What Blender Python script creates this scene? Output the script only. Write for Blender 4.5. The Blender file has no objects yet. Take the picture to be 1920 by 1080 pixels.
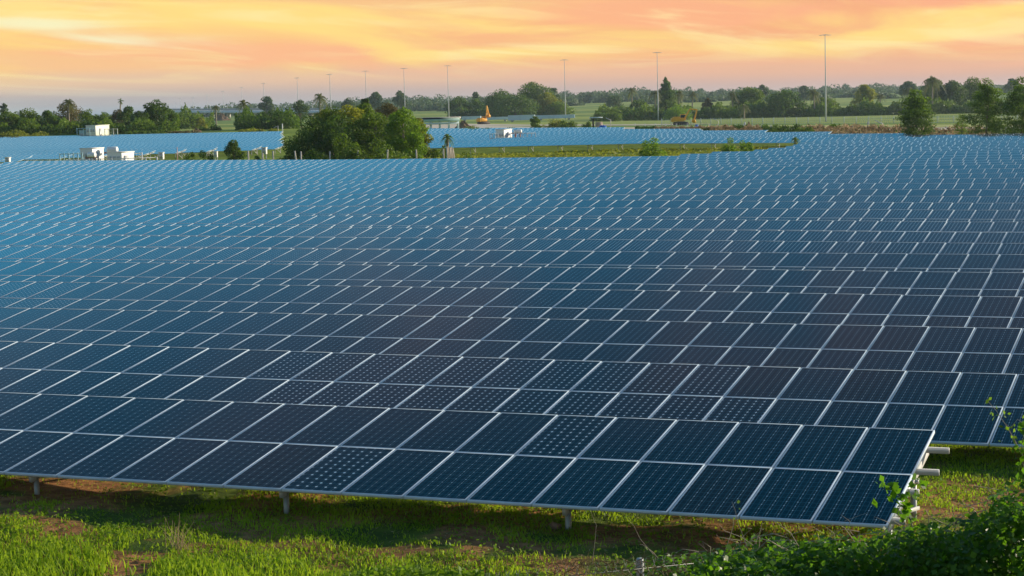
import bpy, math, random
import numpy as np
from mathutils import Matrix, Vector
rng = np.random.default_rng(7); random.seed(7)
R = math.radians
S = bpy.context.scene
COL = S.collection

# ------------------------------------------------------------------ camera, sky, sun
F, PITCH, ROLL = 3484.1, .09728, -.02621          # focal length in pixels of the 1920 frame
CAMZ = 5.4
cam = bpy.data.objects.new('camera', bpy.data.cameras.new('camera')); COL.objects.link(cam); S.camera = cam
cam.data.sensor_width = 36; cam.data.lens = 36*F/1920; cam.data.clip_start = .5; cam.data.clip_end = 30000
_f = Vector((0, math.cos(PITCH), -math.sin(PITCH))); _u = Vector((0, math.sin(PITCH), math.cos(PITCH))); _r = Vector((1, 0, 0))
_cr, _sr = math.cos(ROLL), math.sin(ROLL)
RX = _cr*_r + _sr*_u; UX = _cr*_u - _sr*_r
M = Matrix((( RX.x, UX.x, -_f.x, 0), (RX.y, UX.y, -_f.y, 0), (RX.z, UX.z, -_f.z, CAMZ), (0, 0, 0, 1)))
cam.matrix_world = M
S.view_settings.view_transform = 'Standard'; S.view_settings.look = 'None'; S.view_settings.gamma = 1
S.view_settings.exposure = 0.35
S.render.resolution_x, S.render.resolution_y = 1920, 1080
S.cycles.max_bounces = 6; S.cycles.transparent_max_bounces = 6; S.cycles.volume_bounces = 0
S.cycles.use_denoising = True

SUN_EL, SUN_AZ = R(15), R(68)                      # azimuth measured from +Y towards +X
sl = bpy.data.lights.new('sun', 'SUN'); sun = bpy.data.objects.new('sun', sl); COL.objects.link(sun)
sl.energy = 5.0; sl.angle = R(.6); sl.color = (1.0, .86, .66)
sd = Vector((math.sin(SUN_AZ)*math.cos(SUN_EL), math.cos(SUN_AZ)*math.cos(SUN_EL), math.sin(SUN_EL)))
sun.rotation_euler = sd.to_track_quat('Z', 'Y').to_euler()

W = bpy.data.worlds.new('World'); S.world = W; W.use_nodes = True
nt = W.node_tree; nt.nodes.clear()
def N(t, ty, **kw):
    n = t.nodes.new(ty)
    for k, v in kw.items():
        if k.startswith('i_'): n.inputs[k[2:].replace('_', ' ')].default_value = v
        else: setattr(n, k, v)
    return n
def MATH(t, op, a, b=None, c=None, clamp=False):
    n = t.nodes.new('ShaderNodeMath'); n.operation = op; n.use_clamp = clamp
    for i, v in enumerate((a, b, c)):
        if v is None: continue
        if isinstance(v, (int, float)): n.inputs[i].default_value = v
        else: t.links.new(v, n.inputs[i])
    return n.outputs[0]
def MIX(t, fac, a, b, blend='MIX'):
    n = t.nodes.new('ShaderNodeMix'); n.data_type = 'RGBA'; n.blend_type = blend
    for i, v in ((0, fac), (6, a), (7, b)):
        if isinstance(v, (int, float)): n.inputs[i].default_value = v
        elif isinstance(v, tuple): n.inputs[i].default_value = (*v[:3], 1)
        else: t.links.new(v, n.inputs[i])
    return n.outputs[2]
def RAMP(t, fac, stops, interp='EASE'):
    n = t.nodes.new('ShaderNodeValToRGB'); cr = n.color_ramp; cr.interpolation = interp
    while len(cr.elements) < len(stops): cr.elements.new(.5)
    for e, (p, c) in zip(cr.elements, stops):
        e.position = p; e.color = (*c, 1) if len(c) == 3 else c
    t.links.new(fac, n.inputs[0]); return n.outputs[0]
def STEP(t, v, a, b):
    n = t.nodes.new('ShaderNodeMapRange'); n.interpolation_type = 'SMOOTHSTEP'
    t.links.new(v, n.inputs[0]); n.inputs[1].default_value = a; n.inputs[2].default_value = b
    return n.outputs[0]
def sky_world():
    tc = N(nt, 'ShaderNodeTexCoord'); sep = N(nt, 'ShaderNodeSeparateXYZ'); nt.links.new(tc.outputs['Generated'], sep.inputs[0])
    x, y, z = sep.outputs
    t = MATH(nt, 'DIVIDE', x, MATH(nt, 'MAXIMUM', MATH(nt, 'ABSOLUTE', y), .2))   # bearing
    lr = STEP(nt, t, -.30, .28)
    def noise(sx, sz, tilt, sc, det, dist, off):
        c = N(nt, 'ShaderNodeCombineXYZ')
        nt.links.new(MATH(nt, 'MULTIPLY', t, sx), c.inputs[0])
        nt.links.new(MATH(nt, 'MULTIPLY', MATH(nt, 'ADD', z, MATH(nt, 'MULTIPLY', t, tilt)), sz), c.inputs[1])
        c.inputs[2].default_value = off
        n = N(nt, 'ShaderNodeTexNoise'); n.inputs['Scale'].default_value = sc; n.inputs['Detail'].default_value = det
        n.inputs['Roughness'].default_value = .55; n.inputs['Distortion'].default_value = dist
        nt.links.new(c.outputs[0], n.inputs['Vector']); return n.outputs[0]
    zz = MATH(nt, 'MULTIPLY', z, 10)
    left = RAMP(nt, zz, [(0, (.25, .34, .44)), (.08, (.44, .41, .41)), (.19, (.78, .54, .36)), (.27, (.94, .55, .26)), (.42, (.97, .57, .22)), (.6, (.95, .60, .25)), (1, (.7, .6, .5))])
    right = RAMP(nt, zz, [(0, (.50, .34, .32)), (.06, (.62, .38, .32)), (.16, (.82, .43, .27)), (.27, (.92, .41, .20)), (.42, (.92, .40, .20)), (.6, (.86, .38, .22)), (1, (.6, .45, .4))])
    base = MIX(nt, lr, left, right)
    def blob(tc_, zc_, wt, wz, sl=0.0):                       # one soft cloud bank
        a = MATH(nt, 'DIVIDE', MATH(nt, 'SUBTRACT', t, tc_), wt)
        b = MATH(nt, 'DIVIDE', MATH(nt, 'SUBTRACT', MATH(nt, 'SUBTRACT', z, zc_), MATH(nt, 'MULTIPLY', MATH(nt, 'SUBTRACT', t, tc_), sl)), wz)
        return MATH(nt, 'POWER', 2.718, MATH(nt, 'MULTIPLY', MATH(nt, 'ADD', MATH(nt, 'MULTIPLY', a, a), MATH(nt, 'MULTIPLY', b, b)), -1.0))
    def total(bl):
        o = bl[0]
        for q in bl[1:]: o = MATH(nt, 'ADD', o, q)
        return o
    yel = total([blob(-.10, .052, .12, .008, -.02), blob(-.015, .0285, .075, .0035, .03), blob(.207, .030, .09, .0042, .02), blob(-.26, .054, .07, .006, -.05), blob(.30, .045, .06, .003, 0)])
    pnk = total([blob(-.118, .0285, .055, .005, .02), blob(.10, .048, .08, .008, -.03), blob(.24, .048, .06, .005), blob(-.20, .034, .07, .006)])
    n1 = noise(4.5, 36, .055, 1.1, 9, 1.4, 3.1); n2 = noise(7, 62, .075, 1.1, 10, 1.5, 8.7); n3 = noise(3.5, 60, .05, 1.2, 8, 1.0, 1.3)
    n1b = MATH(nt, 'SUBTRACT', MATH(nt, 'ADD', n1, MATH(nt, 'MULTIPLY', yel, .17)), MATH(nt, 'MULTIPLY', pnk, .12))
    fade = STEP(nt, z, .014, .030)
    k4 = MATH(nt, 'MULTIPLY', STEP(nt, MATH(nt, 'ADD', noise(3.2, 34, .04, 1.1, 8, 1.4, 6.6), MATH(nt, 'MULTIPLY', pnk, .18)), .48, .66), STEP(nt, z, .008, .022))
    col0 = MIX(nt, MATH(nt, 'MULTIPLY', k4, .5), base, (.99, .45, .25))
    k1 = MATH(nt, 'MULTIPLY', STEP(nt, n1b, .40, .72), fade)
    col1 = MIX(nt, MATH(nt, 'MULTIPLY', k1, .95), col0, (1.0, .72, .22))
    n2b = MATH(nt, 'ADD', n2, MATH(nt, 'MULTIPLY', yel, .12))
    k2 = MATH(nt, 'MULTIPLY', STEP(nt, n2b, .50, .80), STEP(nt, z, .012, .026))
    col2 = MIX(nt, MATH(nt, 'MULTIPLY', k2, .7), col1, (1.0, .82, .38))
    g = MATH(nt, 'MULTIPLY', STEP(nt, MATH(nt, 'ADD', n3, MATH(nt, 'MULTIPLY', total([blob(-.25, .049, .05, .004, -.06), blob(-.21, .040, .03, .0028, -.08)]), .3)), .52, .86), MATH(nt, 'SUBTRACT', 1, STEP(nt, t, -.20, -.12)))
    col4 = MIX(nt, MATH(nt, 'MULTIPLY', g, .8), col2, (.92, .90, .58))
    low = N(nt, 'ShaderNodeBackground'); low.inputs[1].default_value = .83; nt.links.new(col4, low.inputs[0])
    sky = N(nt, 'ShaderNodeTexSky', sky_type='NISHITA'); sky.sun_disc = False; sky.sun_elevation = SUN_EL; sky.sun_rotation = SUN_AZ
    sky.air_density = 1.0; sky.dust_density = .4; sky.ozone_density = 2.5
    # unseen blue band and dim mauve cloud, graded to colour the panels' reflections
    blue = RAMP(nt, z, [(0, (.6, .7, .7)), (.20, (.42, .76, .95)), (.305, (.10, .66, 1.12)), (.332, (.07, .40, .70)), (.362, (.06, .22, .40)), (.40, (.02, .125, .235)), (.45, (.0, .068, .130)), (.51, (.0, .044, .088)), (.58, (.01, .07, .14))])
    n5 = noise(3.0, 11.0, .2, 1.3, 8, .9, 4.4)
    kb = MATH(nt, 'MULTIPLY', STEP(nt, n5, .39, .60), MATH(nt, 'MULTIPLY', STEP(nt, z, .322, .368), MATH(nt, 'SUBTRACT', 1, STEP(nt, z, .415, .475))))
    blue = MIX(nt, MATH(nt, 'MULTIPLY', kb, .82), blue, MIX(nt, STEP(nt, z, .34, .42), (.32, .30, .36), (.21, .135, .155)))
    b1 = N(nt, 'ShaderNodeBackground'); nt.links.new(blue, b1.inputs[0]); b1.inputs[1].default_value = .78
    hi = MIX(nt, 1.0, sky.outputs[0], (.85, .95, 1.0), 'MULTIPLY')
    bg = N(nt, 'ShaderNodeBackground'); bg.inputs[1].default_value = .15; nt.links.new(hi, bg.inputs[0])
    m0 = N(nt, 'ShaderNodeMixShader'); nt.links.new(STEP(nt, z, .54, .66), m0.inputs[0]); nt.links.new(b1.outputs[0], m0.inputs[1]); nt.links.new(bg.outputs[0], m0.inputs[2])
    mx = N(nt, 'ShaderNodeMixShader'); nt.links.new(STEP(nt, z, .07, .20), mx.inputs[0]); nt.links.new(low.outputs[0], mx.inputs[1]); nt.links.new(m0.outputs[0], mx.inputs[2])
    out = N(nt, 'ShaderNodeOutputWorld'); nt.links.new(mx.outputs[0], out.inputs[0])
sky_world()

# ------------------------------------------------------------------ geometry of the place
A, TAU, WP, LP, SP = .38682, .15904, .828, 1.5886, 5.65     # row heading, panel tilt, panel pitch, panel length, row spacing
P0 = np.array([3.9924, 19.7201, -4.60734 + CAMZ])           # low right corner of the first row
U = np.array([math.cos(A), -math.sin(A), 0]); NN = np.array([math.sin(A), math.cos(A), 0])
DTOP = P0[0]*NN[0] + P0[1]*NN[1] + 2*LP*math.cos(TAU)
TC = np.array([-.2755, -.0918, .0717, .2526])
FAC = math.cos(A) + TC*math.sin(A)
ZT = {0: [-4.104]*4, 1: [-4.14, -4.18, -4.2, -4.21], 2: [-4.2, -4.2, -4.21, -4.21], 3: [-4.2, -4.2, -4.21, -4.24], 4: [-4.2, -4.21, -4.23, -4.26],
 5: [-4.22, -4.25, -4.28, -4.3], 6: [-4.25, -4.31, -4.37, -4.44], 7: [-4.25, -4.36, -4.45, -4.52], 8: [-4.14, -4.29, -4.44, -4.56],
 9: [-4.08, -4.21, -4.34, -4.48], 10: [-4.03, -4.18, -4.33, -4.53], 11: [-4.13, -4.24, -4.38, -4.55], 12: [-4.07, -4.19, -4.33, -4.53],
 13: [-4.11, -4.21, -4.32, -4.49], 14: [-4.13, -4.31, -4.42, -4.49], 15: [-4.15, -4.28, -4.38, -4.45], 16: [-4.12, -4.28, -4.34, -4.42],
 17: [-4.01, -4.18, -4.3, -4.39], 18: [-3.97, -4.22, -4.36, -4.45], 19: [-3.89, -4.25, -4.4, -4.48], 20: [-3.83, -4.26, -4.41, -4.5],
 21: [-3.84, -4.26, -4.39, -4.51], 22: [-3.89, -4.26, -4.38, -4.48], 26: [-4.3, -4.4, -4.35, -4.6], 30: [-4.4, -4.4, -4.25, -4.65],
 33: [-4.45, -4.3, -4.15, -4.62], 36: [-4.55, -4.4, -4.2, -4.62], 40: [-4.15, -4.2, -4.2, -4.65], 49: [-3.1, -3.2, -4.0, -4.9]}
KS = sorted(ZT); ZA = np.array([ZT[k] for k in KS]) + CAMZ
def over_t(vals, t):
    t = np.clip(t, TC[0], TC[-1]); out = np.zeros_like(t)
    i = np.clip(np.searchsorted(TC, t) - 1, 0, 2); f = (t - TC[i])/(TC[i+1] - TC[i])
    v = np.stack(vals); n = np.arange(t.size)
    return v[i, n]*(1-f) + v[i+1, n]*f
def ztop(k, t):
    t = np.atleast_1d(np.asarray(t, float))
    return over_t([np.full(t.size, np.interp(k, KS, ZA[:, c])) for c in range(4)], t)
FAR = [[(375, -2.9), (450, -3.6), (700, -3.7), (1500, -3), (2600, -3), (6000, 0)],
       [(375, -3.3), (450, -4.4), (700, -5.0), (1000, -3.2), (1500, -1.5), (2600, 0), (6000, 6)],
       [(375, -5.2), (450, -5.7), (600, -6.3), (750, -6.3), (1000, -3.3), (1500, 1.5), (2600, 9), (6000, 16)],
       [(260, -5.9), (375, -6.3), (512, -6.9), (620, -7.0), (750, -6.8), (900, -6), (1200, -2), (1500, 2), (2600, 12), (6000, 20)]]
GP, GZ = [], []
for c in range(4):
    zs = ZA[:, c].copy(); zs[1:-1] = (zs[:-2] + zs[1:-1]*2 + zs[2:])/4
    ps = [DTOP - 1.5 + k*SP for k in KS]; zz = [z - float(np.interp(p_, [20, 60, 130], [.87, .95, 1.3])) for z, p_ in zip(zs, ps)]
    for (Y, z) in FAR[c]:
        p = Y*FAC[c]
        while ps and ps[-1] > p - 6: ps.pop(); zz.pop()
        ps.append(p); zz.append(z + CAMZ)
    GP.append(ps); GZ.append(zz)
def zg(X, Y):
    X = np.atleast_1d(np.asarray(X, float)); Y = np.atleast_1d(np.asarray(Y, float))
    sh = X.shape; X = X.ravel(); Y = Y.ravel()
    Yc = np.maximum(Y, 18.0); t = X/Yc
    p = np.maximum(X, -.3*Yc)*math.sin(A) + Yc*math.cos(A)
    p = np.clip(np.clip(t, TC[0], TC[-1])*math.sin(A)*Yc + Yc*math.cos(A), 0, None)
    z = over_t([np.interp(p, GP[c], GZ[c]) for c in range(4)], t)
    # gentle unevenness on the near ground
    b = .05*np.sin(X*1.3 + .7*Y) + .035*np.sin(2.9*X - 1.7*Y + 1) + .02*np.sin(6.1*X + 4.3*Y)
    z = z + b*np.clip((60 - Yc)/30, 0, 1)*.6
    return z.reshape(sh)
def zg1(x, y): return float(zg(x, y)[0])
def ray(px, py):
    dx, dy = px - 960, py - 540
    u = (dx*_cr + dy*_sr)/F; v = -(-dx*_sr + dy*_cr)/F
    d = _r*u + _u*v + _f
    return np.array([d.x, d.y, d.z])
def at(px, py, Y):
    """the point at depth Y (metres along the view) seen at photo pixel px, py"""
    d = ray(px, py); return np.array([0, 0, CAMZ]) + d*(Y/d[1])
def proj(P):
    P = np.asarray(P, float) - np.array([0, 0, CAMZ])
    d = P @ np.array(_f); u = P @ np.array(RX); v = P @ np.array(UX)
    return 960 + F*u/d, 540 - F*v/d

# ------------------------------------------------------------------ helpers
def tag(o, label=None, cat=None, group=None, kind=None):
    if label: o['label'] = label
    if cat: o['category'] = cat
    if group: o['group'] = group
    if kind: o['kind'] = kind
    return o
def link(o, parent=None):
    COL.objects.link(o)
    if parent is not None: o.parent = parent
    return o
def empty(name, loc, rz=0, **kw):
    o = bpy.data.objects.new(name, None); link(o); o.location = loc; o.rotation_euler = (0, 0, rz); o.empty_display_size = .3
    return tag(o, **kw)
def npmesh(name, V, Q, mats, midx=None, uv=None, smooth=False, tone=None):
    """V (n,3); Q (m,k) faces all with k corners"""
    me = bpy.data.meshes.new(name); V = np.asarray(V, np.float32); Q = np.asarray(Q, np.int32)
    m, k = Q.shape
    me.vertices.add(len(V)); me.vertices.foreach_set('co', V.ravel())
    me.loops.add(m*k); me.loops.foreach_set('vertex_index', Q.ravel())
    me.polygons.add(m); me.polygons.foreach_set('loop_start', np.arange(0, m*k, k, dtype=np.int32))
    try: me.polygons.foreach_set('loop_total', np.full(m, k, np.int32))
    except Exception: pass
    for mt in (mats if isinstance(mats, (list, tuple)) else [mats]): me.materials.append(mt)
    if midx is not None: me.polygons.foreach_set('material_index', np.asarray(midx, np.int32))
    if uv is not None:
        l = me.uv_layers.new(name='UVMap'); l.data.foreach_set('uv', np.asarray(uv, np.float32).ravel())
    if tone is not None:
        a = me.attributes.new('tone', 'FLOAT', 'FACE'); a.data.foreach_set('value', np.asarray(tone, np.float32))
    me.update(calc_edges=True)
    if smooth: me.polygons.foreach_set('use_smooth', np.ones(m, bool))
    me.validate(); return me
class MB:
    """collects boxes, tubes and free quads, then links them as ONE mesh"""
    def __init__(s): s.v = []; s.q = []; s.m = []; s.n = 0
    def add(s, V, Q, mi=0):
        V = np.asarray(V, float); Q = np.asarray(Q, int)
        s.v.append(V); s.q.append(Q + s.n); s.m += [mi]*len(Q); s.n += len(V); return s
    def box(s, c, d, rz=0, mi=0, mat=None):
        x, y, z = np.array(d)/2
        V = np.array([[-x, -y, -z], [x, -y, -z], [x, y, -z], [-x, y, -z], [-x, -y, z], [x, -y, z], [x, y, z], [-x, y, z]])
        if mat is not None: V = V @ np.array(mat).T
        if rz: cz, sz = math.cos(rz), math.sin(rz); V = V @ np.array([[cz, sz, 0], [-sz, cz, 0], [0, 0, 1]])
        return s.add(V + np.array(c), [[0, 3, 2, 1], [4, 5, 6, 7], [0, 1, 5, 4], [1, 2, 6, 5], [2, 3, 7, 6], [3, 0, 4, 7]], mi)
    def bar(s, a, b, w, h, mi=0, up=(0, 0, 1)):
        a = np.array(a, float); b = np.array(b, float); d = b - a; L = np.linalg.norm(d); d /= L
        r = np.cross(d, up); r /= (np.linalg.norm(r) + 1e-9); u = np.cross(r, d)
        return s.box((a+b)/2, (w, L, h), mi=mi, mat=np.stack([r, d, u], 1))
    def tube(s, pts, rad, n=8, mi=0, cap=True):
        pts = np.array(pts, float); k = len(pts); rad = np.broadcast_to(rad, (k,))
        V = []
        for i in range(k):
            d = pts[min(i+1, k-1)] - pts[max(i-1, 0)]; d /= np.linalg.norm(d) + 1e-9
            ref = np.array([1, 0, 0]) if abs(d[2]) > .7 else np.array([0, 0, 1])
            r = np.cross(d, ref); r /= np.linalg.norm(r); u = np.cross(r, d)
            for j in range(n):
                a = 2*math.pi*j/n; V.append(pts[i] + rad[i]*(r*math.cos(a) + u*math.sin(a)))
        Q = [[i*n+j, i*n+(j+1) % n, (i+1)*n+(j+1) % n, (i+1)*n+j] for i in range(k-1) for j in range(n)]
        if cap:
            V += [pts[0], pts[-1]]
            Q += [[k*n, (j+1) % n, j, k*n] for j in range(0)]
            for j in range(0, n, 2):
                Q.append([k*n, (j+2) % n, (j+1) % n, j]); Q.append([k*n+1, (k-1)*n+j, (k-1)*n+(j+1) % n, (k-1)*n+(j+2) % n])
        return s.add(V, Q, mi)
    def build(s, name, mats, parent=None, bevel=0, smooth=False, **kw):
        me = npmesh(name, np.concatenate(s.v), np.concatenate(s.q), mats, s.m, smooth=smooth)
        o = link(bpy.data.objects.new(name, me), parent)
        if bevel:
            b = o.modifiers.new('bevel', 'BEVEL'); b.width = bevel; b.segments = 2; b.limit_method = 'ANGLE'
        return tag(o, **kw)

# ------------------------------------------------------------------ materials
def newmat(name):
    m = bpy.data.materials.new(name); m.use_nodes = True; t = m.node_tree; b = t.nodes['Principled BSDF']; return m, t, b
def simple(name, col, rough=.6, metal=0, var=.12, scale=6, bump=0, spec=.5):
    m, t, b = newmat(name)
    tc = N(t, 'ShaderNodeTexCoord'); n = N(t, 'ShaderNodeTexNoise'); n.inputs['Scale'].default_value = scale; n.inputs['Detail'].default_value = 5
    t.links.new(tc.outputs['Object'], n.inputs['Vector'])
    c = MIX(t, n.outputs[0], tuple(x*(1-var*1.6) for x in col), tuple(min(1, x*(1+var*1.2)) for x in col))
    t.links.new(c, b.inputs['Base Color']); b.inputs['Roughness'].default_value = rough; b.inputs['Metallic'].default_value = metal
    b.inputs['Specular IOR Level'].default_value = spec
    if bump:
        bp = N(t, 'ShaderNodeBump'); bp.inputs['Strength'].default_value = bump; t.links.new(n.outputs[0], bp.inputs['Height']); t.links.new(bp.outputs[0], b.inputs['Normal'])
    return m
def leafmat(name, dark, light, trans=.35, rough=.55, spec=.25):
    m, t, b = newmat(name)
    at_ = N(t, 'ShaderNodeAttribute'); at_.attribute_name = 'tone'
    oi = N(t, 'ShaderNodeObjectInfo')
    tone = MATH(t, 'ADD', at_.outputs['Fac'], MATH(t, 'MULTIPLY', MATH(t, 'SUBTRACT', oi.outputs['Random'], .5), .3), clamp=True)
    c = MIX(t, tone, dark, light)
    t.links.new(c, b.inputs['Base Color']); b.inputs['Roughness'].default_value = rough; b.inputs['Specular IOR Level'].default_value = spec
    tr = N(t, 'ShaderNodeBsdfTranslucent'); t.links.new(MIX(t, .5, c, tuple(min(1, x*1.9) for x in light)), tr.inputs[0])
    mx = N(t, 'ShaderNodeMixShader'); mx.inputs[0].default_value = trans
    t.links.new(b.outputs[0], mx.inputs[1]); t.links.new(tr.outputs[0], mx.inputs[2]); t.links.new(mx.outputs[0], t.nodes['Material Output'].inputs[0])
    return m
ALU = simple('anodised_frame', (.54, .65, .74), .6, .0, .08, 3, 0, .3)
GALV = simple('galvanised_steel', (.30, .32, .32), .5, .35, .15, 9)
ALUW = simple('pale_steel', (.50, .51, .50), .5, .2, .08, 5)
MASTM = simple('mast_steel', (.60, .61, .62), .6, 0, .08, 1)
WHITE = simple('white_paint', (.80, .80, .78), .5, 0, .05, 2)
CREAM = simple('cream_paint', (.74, .76, .62), .5, 0, .06, 2)
BLUEG = simple('bluish_paint', (.40, .62, .62), .5, 0, .08, 2)
CONC = simple('concrete', (.44, .42, .39), .85, 0, .18, 3, .2)
CONCB = simple('bluish_concrete', (.60, .72, .78), .85, 0, .15, .6, .1)
POSTM = simple('weathered_post', (.50, .46, .40), .85, 0, .25, 4, .3)
WOOD = simple('dry_wood', (.36, .29, .20), .85, 0, .3, 6, .4)
YEL = simple('machine_yellow', (.90, .40, .015), .5, 0, .15, 2)
RUBB = simple('black_rubber', (.03, .03, .03), .8, 0, .2, 4)
TRACK = simple('rusty_track', (.07, .055, .045), .8, 0, .3, 5)
DRYC = None
GLASSD = simple('dark_glass', (.02, .03, .035), .1, 0, .1, 1)
TARP = simple('blue_tarp', (.01, .14, .55), .5, 0, .2, 2, .4)
REDD = simple('dark_red_steel', (.20, .06, .05), .5, 0, .2, 3)
BARK = simple('bark', (.14, .105, .075), .9, 0, .3, 4, .5)
BARKP = simple('pale_bark', (.33, .28, .21), .9, 0, .3, 3, .5)
DIRT = simple('brown_soil', (.20, .125, .07), .95, 0, .35, 1.2, .5)
ROCKM = simple('reddish_rock', (.30, .17, .11), .9, 0, .3, 5, .6)
WIRE = simple('fence_wire', (.30, .31, .30), .6, .2, .15, 30)

def panel_mat(name, diamond):
    m, t, b = newmat(name)
    uv = N(t, 'ShaderNodeUVMap'); sep = N(t, 'ShaderNodeSeparateXYZ'); t.links.new(uv.outputs[0], sep.inputs[0]); u, v = sep.outputs[0], sep.outputs[1]
    fu = MATH(t, 'ABSOLUTE', MATH(t, 'SUBTRACT', MATH(t, 'FRACT', u), .5)); fv = MATH(t, 'ABSOLUTE', MATH(t, 'SUBTRACT', MATH(t, 'FRACT', v), .5))
    gapv = MATH(t, 'GREATER_THAN', fu, .487); gaph = MATH(t, 'GREATER_THAN', fv, .484)
    dia = MATH(t, 'GREATER_THAN', MATH(t, 'ADD', fu, fv), diamond)
    bus = MATH(t, 'LESS_THAN', MATH(t, 'ABSOLUTE', MATH(t, 'SUBTRACT', fu, .24)), .013)
    # one tint per panel
    fl = MATH(t, 'FLOOR', MATH(t, 'DIVIDE', u, 6)); wn = N(t, 'ShaderNodeTexWhiteNoise'); wn.noise_dimensions = '2D'
    oi = N(t, 'ShaderNodeObjectInfo'); cb = N(t, 'ShaderNodeCombineXYZ'); t.links.new(fl, cb.inputs[0]); t.links.new(MATH(t, 'MULTIPLY', oi.outputs['Random'], 37), cb.inputs[1]); t.links.new(cb.outputs[0], wn.inputs['Vector'])
    cell = MIX(t, wn.outputs[0], (.0010, .020, .041), (.0020, .026, .048))
    cell = MIX(t, MATH(t, 'MULTIPLY', MATH(t, 'GREATER_THAN', wn.outputs[0], .86), .5), cell, (.011, .014, .022))
    # fine dust
    tc = N(t, 'ShaderNodeTexCoord'); nz = N(t, 'ShaderNodeTexNoise'); nz.inputs['Scale'].default_value = .35; nz.inputs['Detail'].default_value = 4
    t.links.new(tc.outputs['Object'], nz.inputs['Vector'])
    cell = MIX(t, MATH(t, 'MULTIPLY', STEP(t, nz.outputs[0], .42, .7), .03), cell, (.18, .15, .12))
    c = MIX(t, MATH(t, 'MULTIPLY', bus, .45), cell, (.10, .30, .40))
    c = MIX(t, MATH(t, 'MULTIPLY', gaph, .40), c, (.15, .36, .42))
    c = MIX(t, MATH(t, 'MULTIPLY', gapv, .68), c, (.30, .52, .60))
    c = MIX(t, MATH(t, 'MULTIPLY', dia, .95), c, (.72, .84, .92))
    t.links.new(c, b.inputs['Base Color'])
    b.inputs['Roughness'].default_value = .10; b.inputs['IOR'].default_value = 1.42; b.inputs['Specular IOR Level'].default_value = .5
    n2 = N(t, 'ShaderNodeTexNoise'); n2.inputs['Scale'].default_value = 1.1; t.links.new(tc.outputs['Object'], n2.inputs['Vector'])
    bp = N(t, 'ShaderNodeBump'); bp.inputs['Strength'].default_value = .015; t.links.new(n2.outputs[0], bp.inputs['Height']); t.links.new(bp.outputs[0], b.inputs['Normal'])
    return m
CELL = panel_mat('solar_cells', .935)
CELLD = panel_mat('spotted_solar_cells', .845)

# ------------------------------------------------------------------ ground
def ground_mat():
    m, t, b = newmat('ground')
    g = N(t, 'ShaderNodeNewGeometry'); sep = N(t, 'ShaderNodeSeparateXYZ'); t.links.new(g.outputs['Position'], sep.inputs[0])
    def nz(s, d=6, dist=0, vec=None, r=.55):
        n = N(t, 'ShaderNodeTexNoise'); n.inputs['Scale'].default_value = s; n.inputs['Detail'].default_value = d; n.inputs['Distortion'].default_value = dist; n.inputs['Roughness'].default_value = r
        t.links.new(vec or g.outputs['Position'], n.inputs['Vector']); return n.outputs[0]
    green = MIX(t, STEP(t, nz(2.2), .3, .7), (.040, .075, .008), (.12, .17, .018))
    soil = MIX(t, STEP(t, nz(6), .3, .7), (.20, .088, .032), (.46, .22, .085))
    near = MIX(t, STEP(t, nz(.55, 7, .4), .43, .54), green, soil)
    # far farmland: broad fields
    mp = N(t, 'ShaderNodeMapping'); mp.inputs['Scale'].default_value = (.35, 1.0, 1); t.links.new(g.outputs['Position'], mp.inputs['Vector'])
    far = MIX(t, STEP(t, nz(.012, 4, .3, mp.outputs[0]), .42, .58), (.15, .24, .04), (.33, .38, .08))
    far = MIX(t, STEP(t, nz(.05, 6, .3, mp.outputs[0]), .55, .75), far, (.055, .12, .03))
    mid = MIX(t, STEP(t, nz(.35, 6), .35, .7), (.12, .19, .015), (.27, .34, .03))
    y = sep.outputs[1]
    c = MIX(t, STEP(t, y, 60, 150), near, mid); c = MIX(t, STEP(t, y, 330, 480), c, far)
    t.links.new(c, b.inputs['Base Color']); b.inputs['Roughness'].default_value = .95; b.inputs['Specular IOR Level'].default_value = .15
    bp = N(t, 'ShaderNodeBump'); bp.inputs['Strength'].default_value = .8; bp.inputs['Distance'].default_value = .08
    t.links.new(nz(5, 8, 0, None, .7), bp.inputs['Height']); t.links.new(bp.outputs[0], b.inputs['Normal'])
    return m
GROUND = ground_mat()
def axis(lim, near, g):
    a = [0.0]; s = near
    while a[-1] < lim:
        a.append(a[-1] + s)
        if a[-1] > 25: s = min(s*g, 220)
    return np.array(a)
_x = axis(5200, .6, 1.06); XS = np.concatenate([-_x[:0:-1], _x])
_y = axis(5200, .55, 1.03); YS = np.concatenate([-axis(600, 4, 1.2)[:0:-1], _y])
GX, GY = np.meshgrid(XS, YS); GZZ = zg(GX, GY)
nx, ny = len(XS), len(YS)
idx = np.arange(nx*ny).reshape(ny, nx)
Q = np.stack([idx[:-1, :-1], idx[:-1, 1:], idx[1:, 1:], idx[1:, :-1]], -1).reshape(-1, 4)
tag(link(bpy.data.objects.new('ground', npmesh('ground', np.stack([GX, GY, GZZ], -1).reshape(-1, 3), Q, GROUND, smooth=True))), kind='structure')

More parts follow.
